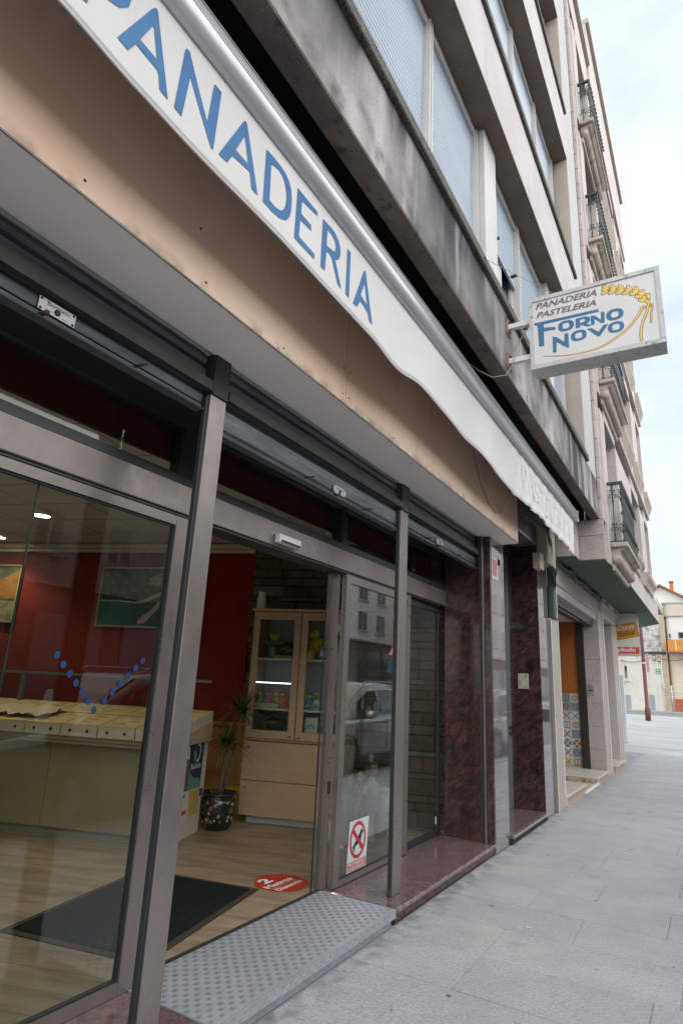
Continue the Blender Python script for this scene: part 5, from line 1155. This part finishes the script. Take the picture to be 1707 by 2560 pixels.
yb_ = thing('yellow_tub', 'low yellow tub on the floor behind the plant pot', 'tub', LT(), TH); lathe('tub', [(.16, 0), (.19, .26), (.195, .27), (.185, .27), (.16, .05)], (-1.72, -.30, FZ), C_('tub_yellow', (.36, .27, .02), .4), yb_, 24)

# door mat and floor sticker
mt = thing('door_mat', 'large black ribbed door mat on the laminate floor inside the entrance', 'mat', (-.905, 3.81, FZ+.0005), rad(12))
MATB = mat('black_mat', (.006, .010, .011), .95, spec=.15, c2=(.014, .018, .019), scale=30, speck=[((.10, .10, .10), 6, .72, .85)])
box('mat_base', (-.95, 0), (-1.28, 0), (0, .006), mat('brown_mat_edge', (.035, .024, .017), .7), mt)
box('mat_field', (-.905, -.045), (-1.235, -.045), (.0062, .010), MATB, mt)
stuff(boxes('mat_ribs', [((-.90+.0135*i, -.893+.0135*i), (-1.23, -.05), (.0102, .0138)) for i in range(63)], MATB, mt))
fs = thing('floor_sticker', 'red round floor sticker reading 2 Metros Distancia', 'sticker', (-.875, 4.035, FZ+.001), 0)
cr_ = [(.197*cos(k*pi/24), .197*sin(k*pi/24)) for k in range(48)]
cr_ = [p_ for p_ in cr_ if not (p_[0] > .15 and -.02 < p_[1] < .09)]
flat('disc', [cr_], lambda a, b: (a, b, .0), mat('sticker_red', (.42, .030, .012), .45), fs)
tt = lambda a, b: (-b, a, .0008)
text('wording', '2', lambda u, v: tt(-.105+u*.105, .062+v*.095), WHITE, fs, .05); text('wording', 'Metros', lambda u, v: tt(-.170+u*.30, -.018+v*.058), WHITE, fs, .035); text('wording', 'Distancia', lambda u, v: tt(-.155+u*.285, -.100+v*.052), WHITE, fs, .03)
for i in range(9): mk('dash', [tt(-.16+i*.034, -.036), tt(-.14+i*.034, -.036), tt(-.14+i*.034, -.031), tt(-.16+i*.034, -.031)], [(0, 1, 2, 3)], WHITE, fs)

# figures standing behind the glass by the stone wall
mc = thing('milk_can', 'tall white enamel milk can behind the sliding door glass', 'milk can', (-1.0, 5.90, FZ))
ENM = mat('cream_enamel', (.50, .48, .43), .35)
lathe('can', [(.085, 0), (.09, .01), (.09, .26), (.085, .31), (.065, .345), (.065, .365), (.082, .39), (.08, .395), (.06, .37)], (0, 0, 0), ENM, mc, 24)
lathe('lid', [(.065, .372), (.07, .40), (.03, .415), (.012, .43)], (0, 0, 0), ENM, mc, 20)
tube('handle', [(.088, 0, .28), (.115, 0, .30), (.115, 0, .34), (.07, 0, .36)], .007, C_('brown_handle', (.10, .06, .04)), mc)
flat('flower_decal', [[(.03*cos(k*pi/5)*(1 if k % 2 else .5), .03*sin(k*pi/5)*(1 if k % 2 else .5)) for k in range(10)]], lambda a, b: (.0905*cos(-.9+a*9), .0905*sin(-.9+a*9), .10+b), C_('decal_ochre', (.36, .22, .06)), mc); flat('flower_decal', [[(.02*cos(k*pi/5), .02*sin(k*pi/5)*(1 if k % 2 else .5)) for k in range(10)]], lambda a, b: (.0905*cos(-.7+a*9), .0905*sin(-.7+a*9), .19+b), C_('decal_blue', (.10, .16, .18)), mc)
gf = thing('garden_figure', 'painted garden figure of a child in pale blue top behind the glass', 'figure', (-.97, 5.56, FZ))
SK = C_('figure_skin', (.46, .33, .25)); PBL = C_('figure_pale_blue', (.36, .43, .46)); LIL = C_('figure_lilac', (.28, .26, .32))
lathe('skirt', [(.075, .25), (.085, .28), (.07, .36), (.05, .40)], (0, 0, 0), LIL, gf, 14); lathe('top', [(.072, .34), (.068, .40), (.055, .48), (.03, .53), (.02, .55)], (0, 0, 0), PBL, gf, 14)
blob('head', (0, 0, .62), (.060, .055, .062), SK, gf, 1, 2); blob('hair', (-.012, .01, .645), (.064, .06, .055), C_('figure_hair', (.17, .09, .03)), gf, 1, 7)
for s in (-1, 1): tube('arm', [(0, .05*s, .50), (.02, .11*s, .46), (.06, .06*s, .40)], [.014, .012, .010], SK, gf, 6); tube('leg', [(0, .03*s, .28), (.0, .03*s, .02), (.04, .03*s, .0)], [.02, .015, .018], SK, gf, 6); blob('eye', (.055, .02*s-.01, .63), (.006, .008, .010), BLACK, gf, 1, 1)
fw_ = thing('metal_flowers', 'pale painted metal flowers on bent stems behind the glass', 'ornament', (-.98, 5.2, FZ))
for k, (a, h_) in enumerate(((-.08, .56), (.09, .58), (.30, .72), (.20, .46))):
    tube('stem', [(0, .02*k, 0), (-.04+.02*k, a*.3, h_*.5), (.0, a*.8, h_*.85), (.02, a, h_)], .005, C_('stem_grey', (.26, .27, .22)), fw_, 5)
    for q in range(5): blob('petal', (.03, a+.028*cos(q*1.257), h_+.028*sin(q*1.257)), (.008, .020, .020), C_('petal_pale', (.46, .45, .42)), fw_, 1, q)
    blob('flower_centre', (.038, a, h_), (.008, .012, .012), C_('petal_centre', (.34, .25, .20)), fw_, 1, 1)
for k in range(9): tube('blade', [(-.03, -.10+.035*k, 0), (-.02, -.14+.05*k, .22), (.0, -.19+.06*k, .40)], [.006, .005, .002], C_('blade_green', (.10, .14, .09)), fw_, 5)
rf = thing('rabbit_figure', 'white rabbit figurine with orange carrot behind the sliding door', 'figure', (-1.03, 4.98, FZ))
RW = C_('rabbit_white', (.52, .51, .48)); blob('body', (0, 0, .16), (.06, .06, .12), RW, rf, 1, 1); blob('head', (.01, 0, .31), (.05, .048, .055), RW, rf, 1, 2)
for s in (-1, 1): tube('ear', [(0, .02*s, .34), (0, .03*s, .42), (.01, .035*s, .47)], [.014, .016, .006], RW, rf, 6); blob('foot', (.05, .035*s, .03), (.05, .028, .03), RW, rf, 1, 3)
tube('carrot', [(.06, .03, .24), (.07, .05, .17)], [.022, .006], C_('carrot_orange', (.42, .14, .02)), rf, 7)
hg = thing('grass_clump', 'low dark artificial grass clump on the floor by the figure', 'ornament', (-.93, 5.72, FZ))
for k in range(24): tube('blade', [(.0, -.12+.01*k, .0), (.02*sin(k), -.12+.01*k+.02*cos(k*2), .05+.02*(k % 3))], [.006, .001], C_('dark_grass', (.03, .05, .03)), hg, 4)
# ------------------------------------------------------------------ beyond the square
lp = thing('lamp_post', 'maroon painted lamp post on the square past the stone building', 'lamp post', (-.61, 30, .56))
MAR = mat('maroon_paint', (.13, .035, .035), .45, c2=(.16, .05, .05), scale=4)
lathe('pole', [(.11, 0), (.11, .5), (.075, .56), (.072, 3.0), (.055, 7.6)], (0, 0, 0), MAR, lp, 14); lathe('pole_band', [(.0745, 0), (.0745, .05)], (0, 0, 2.35), WHITE, lp, 14)
lathe('lamp_head', [(.06, 0), (.22, .12), (.24, .2), (.1, .32)], (0, 0, 7.6), ALUD, lp, 14)
ban = thing('info_strip', 'small pink banner strip fixed beside the maroon lamp post', 'banner'); box('strip', (-.50, -.40), (29.98, 30.0), (2.55, 3.35), mat('pink_banner', (.46, .26, .27), .6), ban); box('strip_arm', (-.56, -.50), (29.985, 29.995), (3.3, 3.33), MAR, ban)
tp = thing('white_totem', 'pale grey upright panel at the corner past the stone building', 'panel')
box('panel', (-1.0, -.555), (21.9, 22.05), (.10, 2.16), mat('pale_grey_panel', (.56, .60, .64), .5), tp, bev=.01); box('panel_foot', (-1.02, -.54), (21.88, 22.07), (.08, .12), KERB, tp)
# old stained white house
PEEL = mat('peeling_whitewash', (.62, .59, .55), .9, c2=(.56, .53, .49), scale=.9, detail=6, speck=[((.22, .21, .21), 3.5, .62, .76), ((.34, .33, .32), 11, .62, .74)], streak=((.20, .20, .20), 1.6, .3, .50, .74))
CRM = mat('cream_render', (.62, .55, .44), .9, c2=(.56, .49, .40), scale=1.0)
BLG = mat('faded_blue_grey_wood', (.34, .37, .40), .8, c2=(.28, .31, .34), scale=6, stretch=(8, 1, .4))
oh = thing('old_house', 'stained whitewashed old house across the square behind the lamp post', 'house')
Y0 = 48.0
box('wall', (-12, -.96), (Y0, 56), (.62, 4.85), PEEL, oh); box('upper_wall', (-12, -.97), (Y0+.02, 56), (4.852, 8.3), mat('stained_upper_wall', (.52, .51, .50), .9, c2=(.42, .41, .41), scale=.8, detail=7, speck=[((.16, .16, .165), 2.6, .50, .66), ((.28, .28, .28), 9, .56, .70)]), oh)
box('string_course', (-12, -.96), (Y0-.05, Y0), (4.80, 4.86), PEEL, oh)
def win(parent, x0, x1, z0, z1, m=WGL, y=Y0, fr=.05):
    w_ = box('window', (x0, x1), (y-.03, y-.002), (z0, z1), WFRAME, parent); box('pane', (x0+fr, x1-fr), (y-.036, y-.031), (z0+fr, z1-fr), m, w_); return w_
w_ = win(oh, -3.42, -3.17, 2.70, 3.62); box('sill', (-3.5, -3.05), (Y0-.08, Y0-.002), (2.52, 2.58), PEEL, oh); win(oh, -4.9, -4.4, 2.7, 3.7)
for a, b, zt in ((-3.44, -3.10, 1.62), (-1.97, -1.62, 1.70)):
    d = box('door', (a, b), (Y0-.02, Y0-.002), (.67, zt), BLG, oh); box('door_frame', (a-.14, a-.004), (Y0-.05, Y0-.002), (.67, zt+.1), CRM, d)
    for q in range(5): box('door_board', (a+.01+q*(b-a)/5, a+(q+1)*(b-a)/5-.005), (Y0-.032, Y0-.021), (.70, zt-.03), BLG, d)
box('corner_pilaster', (-.955, -.62), (Y0-.02, Y0+.4), (.62, 7.1), mat('tan_pilaster', (.46, .38, .29), .9, c2=(.40, .32, .24), scale=3), oh)
tube('drain_pipe', [(-1.03, Y0-.06, .7), (-1.03, Y0-.06, 4.8)], .03, WHITE, oh)
gs = thing('green_sign', 'small green sign on the whitewashed house wall', 'sign'); box('plate', (-1.41, -1.17), (Y0-.04, Y0-.01), (3.10, 3.42), mat('sign_green', (.03, .24, .20), .5), gs); box('symbol', (-1.34, -1.24), (Y0-.046, Y0-.041), (3.28, 3.36), WHITE, gs); box('symbol', (-1.36, -1.22), (Y0-.046, Y0-.041), (3.14, 3.20), WHITE, gs)
for i, (a, z_, lab) in enumerate(((-1.42, 4.0, 'grey meter box high on the whitewashed wall'), (-1.12, 3.9, 'second grey meter box beside the pipe'), (-1.0, 2.1, 'small grey box low beside the drain pipe'))):
    mb = thing('meter_box', lab, 'meter box'); box('case', (a-.10, a+.08), (Y0-.10, Y0-.04), (z_, z_+.36), CRB if i == 2 else ALUD, mb, bev=.01); box('case_lid', (a-.08, a+.06), (Y0-.105, Y0-.101), (z_+.05, z_+.30), CRB, mb)
ca = thing('wall_cables', 'black cables strung across the old house front', 'cables')
for i in range(4): tube('cable', [(lerp(-7, -.7, k/20), Y0-.10-.02*i, 4.35+.05*i+.10*sin(k*.35)-.12*sin(k/20*pi*2)) for k in range(21)], .022, BLACK, ca, 5)
tube('cable', [(lerp(-3.6, -1.6, k/10), Y0-.1, 3.95-.22*sin(k/10*pi)+.25*(k/10)) for k in range(11)], .016, BLACK, ca, 5); tube('cable', [(lerp(-1.1, 1.2, k/10), Y0-.3, 4.1-.25*sin(k/10*pi)+.35*(k/10)) for k in range(11)], .016, BLACK, ca, 5)
# house with the rounded front and orange balcony
rh = thing('balcony_house', 'white house with an orange tiled balcony across the square', 'house')
WH = mat('white_render', (.70, .69, .67), .85, c2=(.64, .63, .61), scale=.7)
pts = [(-.60, 55)]+[(-.60+.35*(1-cos(k*pi/12)), Y0+.5-.5*sin(k*pi/12)) for k in range(7)]+[(6, Y0), (6, 55)]
slabp('lower_wall', pts, .62, 4.52, CRM, rh); slabp('upper_wall', [(x+.02 if x < 0 else x, y-.01) for x, y in pts], 4.522, 7.05, WH, rh); slabp('parapet', [(x-.06 if x < 1 else x+.05, y-.06 if y < 52 else y) for x, y in pts], 7.052, 7.86, mat('beige_parapet', (.58, .53, .46), .9, c2=(.48, .43, .36), scale=1.2), rh)
slabp('parapet_cap', [(x-.10 if x < 1 else x+.05, y-.10 if y < 52 else y) for x, y in pts], 7.862, 7.95, mat('old_cap', (.36, .33, .30), .9), rh); slabp('cornice', [(x-.10 if x < 1 else x+.05, y-.10 if y < 52 else y) for x, y in pts], 6.98, 7.05, mat('old_cap', (.36, .33, .30), .9), rh)
ORT = mat('orange_balcony_tile', (.58, .24, .03), .6, c2=(.50, .20, .03), scale=5)
b = box('balcony_panel', (-.50, 3.2), (Y0-.75, Y0-.66), (4.60, 5.34), ORT, rh); box('balcony_floor', (-.55, 3.2), (Y0-.8, Y0-.03), (4.50, 4.595), mat('balcony_underside', (.30, .16, .10), .9), b); box('balcony_side', (-.50, -.42), (Y0-.655, Y0-.03), (4.60, 5.34), ORT, b); box('tile_gap', (-.04, .02), (Y0-.76, Y0-.752), (4.62, 5.3), mat('pale_trim', (.62, .60, .58), .5), b)
for a, c_, z0, z1 in ((-.45, -.26, 5.46, 5.86), (.14, .75, 5.46, 5.95), (1.4, 2.2, 5.46, 6.6)): win(rh, a, c_, z0, z1, WGL, Y0-.012)
box('dado', (-.45, 6), (Y0-.05, Y0-.003), (.66, 1.50), mat('terracotta_dado', (.42, .13, .07), .9, c2=(.35, .11, .06), scale=1.5), rh)
for z_ in (1.62, 1.95, 2.3): tube('white_rail', [(-.6, Y0-1.1, z_), (5, Y0-1.1, z_)], .03, WHITE, rh, 6)
for a in (-.5, .45, 1.4): tube('rail_post', [(a, Y0-1.1, .68), (a, Y0-1.1, 2.32)], .03, WHITE, rh, 6)
# gabled house behind
gh = thing('gabled_house', 'white gabled house with orange roof tiles rising behind the others', 'house')
mk('gable_wall', [(-9, 57, .6), (6, 57, .6), (6, 57, 6.2), (-1.2, 57, 10.5), (-9, 57, 6.0), (-9, 64, .6), (6, 64, .6), (6, 64, 6.2), (-1.2, 64, 10.5), (-9, 64, 6.0)], [(0, 1, 2, 3, 4), (9, 8, 7, 6, 5), (0, 5, 6, 1), (1, 6, 7, 2), (4, 9, 5, 0)], WH, gh)
RT = mat('orange_roof_tiles', (.42, .16, .065), .85, c2=(.34, .13, .06), scale=6); 
mk('roof_slope', [(-1.2, 56.6, 10.55), (6.4, 56.6, 5.95), (6.4, 64.4, 5.95), (-1.2, 64.4, 10.55), (-1.2, 56.6, 10.68), (6.4, 56.6, 6.08), (6.4, 64.4, 6.08), (-1.2, 64.4, 10.68)], CF, RT, gh); mk('roof_slope', [(-9.4, 56.6, 5.75), (-1.2, 56.6, 10.55), (-1.2, 64.4, 10.55), (-9.4, 64.4, 5.75), (-9.4, 56.6, 5.88), (-1.2, 56.6, 10.68), (-1.2, 64.4, 10.68), (-9.4, 64.4, 5.88)], CF, RT, gh)
chm = box('chimney', (-.50, -.22), (58, 58.4), (9.4, 10.95), mat('brick_chimney', (.46, .17, .06), .85), gh); box('chimney_cap', (-.53, -.19), (57.97, 58.43), (10.96, 11.1), ALUD, chm)
lh = thing('lean_to_roof', 'low grey slate roof peeping over the parapet', 'roof'); mk('slates', [(-1.6, 54, 7.9), (1.4, 54, 7.9), (.3, 55.5, 8.75), (-.5, 55.5, 8.75), (-1.6, 56.5, 7.9), (1.4, 56.5, 7.9)], [(0, 1, 2, 3), (4, 3, 2, 5), (0, 3, 4), (1, 5, 2)], mat('slate', (.30, .30, .32), .8, c2=(.24, .24, .26), scale=8), lh); box('roof_wall', (-1.5, 1.3), (54.05, 56.4), (.7, 7.89), WH, lh)

# ------------------------------------------------------------------ across the street (seen in the glass and the polished stone)
def block(lab, x, y0, y1, h, wallm, floors, wy, wh, base, shop=True, win_w=1.0):
    t = thing('street_building', lab, 'building')
    box('wall', (x, x+7), (y0, y1), (base, h), wallm, t); box('eaves', (x-.35, x+7), (y0-.1, y1+.1), (h+.003, h+.25), STONEM, t); box('string_course', (x-.06, x-.002), (y0, y1), (base-.05, base+.10), STONEM, t)
    sm = mat('shop_dark_cladding', (.10, .075, .06), .6, c2=(.14, .11, .09), scale=2); box('ground_floor', (x+.05, x+7), (y0, y1), (-.02, base-.06), sm if shop else wallm, t)
    n = int((y1-y0-1)/wy)
    for fl_ in range(floors):
        zb = base+.9+fl_*wh
        if zb+1.5 > h: break
        for i in range(n):
            a = y0+.9+i*wy; wt = 1.45 if win_w < 1.5 else 1.75; w_ = box('window', (x-.03, x-.002), (a, a+win_w), (zb, zb+wt), WFRAME, t)
            for q in (0, 1): box('pane', (x-.038, x-.031), (a+.07+q*(win_w/2-.02), a+win_w/2-.05+q*(win_w/2-.02)), (zb+.08, zb+wt-.08), mat('distant_pane', (.10, .115, .13), .08, spec=.8), w_)
            box('window_sill', (x-.14, x-.002), (a-.1, a+win_w+.1), (zb-.10, zb-.003), STONEM, w_)
    if shop:
        for i in range(int((y1-y0-1)/3.2)):
            a = y0+.6+i*3.2; s = box('shop_window', (x+.02, x+.049), (a, a+2.5), (.45, base-.75), ALUD, t); box('pane', (x+.012, x+.019), (a+.08, a+2.42), (.55, base-.85), mat('distant_pane', (.10, .115, .13), .08, spec=.8), s)
    return t
block('white flats with rows of windows across the street reflected in the sliding door', 24.0, 40.0, 60.0, 14.5, mat('white_flats', (.82, .82, .81), .85, c2=(.74, .74, .73), scale=.5, streak=((.50, .49, .48), 1.5, .3, .55, .8)), 4, 3.6, 2.75, 5.2, True, 1.75)
block('pinkish terrace building up the street reflected in the polished pilaster', 13.0, 48.0, 80.0, 13.0, mat('pink_render', (.72, .64, .63), .85, c2=(.66, .58, .57), scale=.5), 3, 2.4, 2.9, 3.9)
block('cream terrace facing the bakery across the road', 13.6, -22.0, 21.0, 7.2, mat('cream_terrace', (.50, .46, .40), .85, c2=(.44, .40, .35), scale=.5), 3, 2.6, 2.9, 3.9)
rs = thing('road_sign', 'red bordered triangular road sign with blue plate on a post', 'road sign', (9.0, 24.7, 0))
tube('post', [(0, 0, -.1), (0, 0, 3.3)], .04, ALUD, rs); mk('triangle', [(-.34, -.02, 2.7), (.34, -.02, 2.7), (0, -.02, 3.28)], [(0, 1, 2)], RSG, rs); mk('triangle_face', [(-.22, -.03, 2.77), (.22, -.03, 2.77), (0, -.03, 3.14)], [(0, 1, 2)], WHITE, rs); box('blue_plate', (-.25, .25), (-.03, -.02), (2.0, 2.5), SBLUE, rs)

# parked cars
def car(lab, x0, y0, paint, zr=-.125):
    t = thing('parked_car', lab, 'car', (x0, y0, zr), 0, 'cars parked along the kerb')
    W_, Ln = 1.84, 4.48
    GLC = mat('car_glass', (.016, .020, .022), .03, spec=.9); TY = mat('tyre', (.018, .018, .019), .85); RM = mat('alloy_rim', (.36, .36, .37), .3, metal=.8); PL = mat('car_black_trim', (.02, .02, .021), .5)
    # body: stations along y: (y, half width, z low, z shoulder, crown height)
    S_ = [(0.0, .60, .42, .70, .72), (.06, .76, .30, .80, .84), (.30, .87, .24, .88, .92), (.75, .915, .22, .93, .99), (1.25, .92, .22, .96, 1.06), (2.2, .92, .22, .99, 1.02), (3.2, .92, .22, 1.02, 1.04), (3.95, .91, .24, 1.04, 1.07), (4.32, .86, .30, 1.02, 1.06), (4.46, .76, .40, .95, .98)]
    v = []; f = []; n = 14
    for (y, hw, zl, zs, zc_) in S_:
        pr = [(-hw*.86, zl), (-hw*.97, zl+.06), (-hw, zl+.22), (-hw*.995, (zl+zs)/2+.02), (-hw*1.0, zs-.10), (-hw*.95, zs), (-hw*.6, lerp(zs, zc_, .8))]
        pr = pr+[(-a, b) for a, b in reversed(pr)]
        v += [(a+W_/2, y, b) for a, b in pr]
    for i in range(len(S_)-1):
        for k in range(n): f.append((i*n+k, i*n+(k+1) % n, (i+1)*n+(k+1) % n, (i+1)*n+k))
    f += [tuple(range(n)), tuple(range((len(S_)-1)*n+n-1, (len(S_)-1)*n-1, -1))]
    body = mk('body', v, f, paint, t, True)
    # greenhouse
    Gs = [(1.12, .82, 1.00, .72, 1.02), (1.55, .80, 1.02, .66, 1.36), (1.95, .79, 1.02, .62, 1.58), (2.6, .79, 1.02, .62, 1.645), (3.4, .78, 1.03, .61, 1.62), (3.95, .76, 1.05, .60, 1.50), (4.34, .74, 1.05, .66, 1.10)]
    v = []; f = []
    for (y, b_, zb, tw, zt) in Gs: v += [(W_/2-b_, y, zb-.03), (W_/2-tw, y, zt-.02), (W_/2-tw+.12, y, zt), (W_/2+tw-.12, y, zt), (W_/2+tw, y, zt-.02), (W_/2+b_, y, zb-.03)]
    for i in range(len(Gs)-1):
        for k in range(5): f.append((i*6+k, i*6+k+1, (i+1)*6+k+1, (i+1)*6+k))
    mk('cabin', v, f, paint, t, True)
    def sidep(y, h): # point on the cabin side at length y and height fraction h (left side x small)
        for a, b in zip(Gs, Gs[1:]):
            if a[0] <= y <= b[0]:
                k = (y-a[0])/(b[0]-a[0]); bw, zb, tw, zt = [lerp(a[q], b[q], k) for q in (1, 2, 3, 4)]; return (W_/2-lerp(bw, tw, h)-.008, y, lerp(zb-.03, zt-.02, h))
    for ys in ((1.42, 1.7, 2.0, 2.34), (2.42, 2.8, 3.14), (3.22, 3.6, 3.86)):
        for mir in (0, 1):
            v = [sidep(y, .10) for y in ys]+[sidep(y, .84) for y in reversed(ys)]
            if mir: v = [(W_-a, b, c_) for a, b, c_ in v]
            m_ = len(ys); mk('side_window', v, [(i, i+1, 2*m_-2-i, 2*m_-1-i) for i in range(m_-1)], GLC, t)
    v = []
    for y, b_, zb, tw, zt in (Gs[0], Gs[1], Gs[2]): v += [(W_/2-tw+.04, y-.012, zt+.012), (W_/2+tw-.04, y-.012, zt+.012)]
    mk('windscreen', v, [(0, 1, 3, 2), (2, 3, 5, 4)], GLC, t)
    v = []
    for y, b_, zb, tw, zt in (Gs[5], Gs[6]): v += [(W_/2-tw+.06, y+.012, zt+.01), (W_/2+tw-.06, y+.012, zt+.01)]
    mk('rear_window', v, [(0, 1, 3, 2)], GLC, t)
    for y in (.86, 3.58):
        for x in (.005, W_-.005):
            s = 1 if x < 1 else -1
            o = lathe('wheel', [(.335, -.10), (.345, -.08), (.345, .08), (.335, .10)], (0, 0, 0), TY, t, 28); o.matrix_local = Matrix.Translation((x+s*.10, y, .345)) @ Matrix.Rotation(pi/2, 4, 'Y')
            r_ = lathe('rim', [(.0, .104), (.06, .106), (.21, .102), (.235, .112), (.24, .10)] if s < 0 else [(.24, -.10), (.235, -.112), (.21, -.102), (.06, -.106), (.0, -.104)], (0, 0, 0), RM, o, 20)
            for q in range(5): 
                sp_ = box('spoke', (.05, .22), (-.025, .025), (-.114*s-.006, -.114*s+.006), RM, o); sp_.rotation_euler = (0, 0, q*2*pi/5)
            # arch
            a_ = []
            for k in range(13): a_.append((x-s*.012, y+.395*cos(k*pi/12), .345+.395*sin(k*pi/12)))
            tube('wheel_arch', a_, .028, PL, t, 6)
    box('sill_trim', (-.006, .05), (1.3, 3.15), (.22, .33), PL, t, bev=.01); box('sill_trim', (W_-.05, W_+.006), (1.3, 3.15), (.22, .33), PL, t, bev=.01)
    for x, s in ((-.02, -1), (W_+.02, 1)):
        bm = bmesh.new(); bmesh.ops.create_icosphere(bm, subdivisions=2, radius=1)
        for q in bm.verts: q.co = Vector((x+s*.09+q.co.x*.11, 1.50+q.co.y*.075, 1.07+q.co.z*.075))
        frombm('mirror', bm, paint, t, True); box('mirror_stalk', (min(x, x-s*.09), max(x, x-s*.09)), (1.49, 1.53), (1.0, 1.04), PL, t)
        for y in (2.16, 3.02): box('door_handle', (x-.004 if s > 0 else x-.012+.02, x+.012-.02 if s > 0 else x+.004+.02), (y, y+.20), (.90, .93), RM, t, bev=.004)
        for y in (1.34, 2.38, 3.18): box('door_seam', (x+.012 if s < 0 else x-.018, x+.018 if s < 0 else x-.012), (y, y+.008), (.36, .97), PL, t)
    for x in (.13, W_-.47):
        hl = box('headlight', (x, x+.34), (.02, .22), (.66, .80), mat('headlight_glass', (.50, .53, .55), .08, spec=.8, metal=.3), t, bev=.03, seg=2); box('chrome_strip', (x+.02, x+.32), (.012, .019), (.70, .715), RM, hl)
    box('grille', (.50, W_-.50), (-.012, .05), (.48, .68), PL, t, bev=.01); box('number_plate', (W_/2-.26, W_/2+.26), (-.02, -.013), (.40, .51), WHITE, t); box('bumper', (.22, W_-.22), (-.015, .10), (.26, .40), PL, t, bev=.02)
    for x in (.10, W_-.36): box('tail_light', (x, x+.26), (4.40, 4.475), (.82, .96), RSG, t, bev=.02)
    for x in (.33, W_-.36): tube('roof_rail', [(x, 1.95, 1.60), (x, 2.05, 1.66), (x, 3.3, 1.67), (x, 3.5, 1.62)], .016, RM, t)
    return t
car('silver parked car reflected in the sliding glass door', 2.62, 8.95, mat('silver_car_paint', (.36, .375, .39), .25, metal=.55, coat=1))
car('dark parked car by the kerb opposite the left shop window', 2.62, 3.35, mat('dark_blue_car_paint', (.05, .055, .075), .25, metal=.4, coat=1))
car('grey parked car farther up the street past the silver one', 2.62, 14.2, mat('grey_car_paint', (.20, .21, .22), .28, metal=.6, coat=1))

# ------------------------------------------------------------------ put each thing's empty at its own base
for o in list(COL.objects):
    if o.type != 'EMPTY' or o.parent or o.name.startswith('shop_interior'): continue
    lo = Vector((1e9,)*3); hi = Vector((-1e9,)*3)
    for ch in o.children:
        if ch.type != 'MESH': continue
        ml = ch.matrix_basis
        for c_ in ch.bound_box:
            p = ml @ Vector(c_)
            for k in range(3): lo[k] = min(lo[k], p[k]); hi[k] = max(hi[k], p[k])
    if hi.x < lo.x: continue
    b = Vector(((lo.x+hi.x)/2, (lo.y+hi.y)/2, lo.z))
    for ch in o.children: ch.location = ch.location-b
    o.location = Vector(o.location)+Matrix.Rotation(o.rotation_euler.z, 3, 'Z') @ b
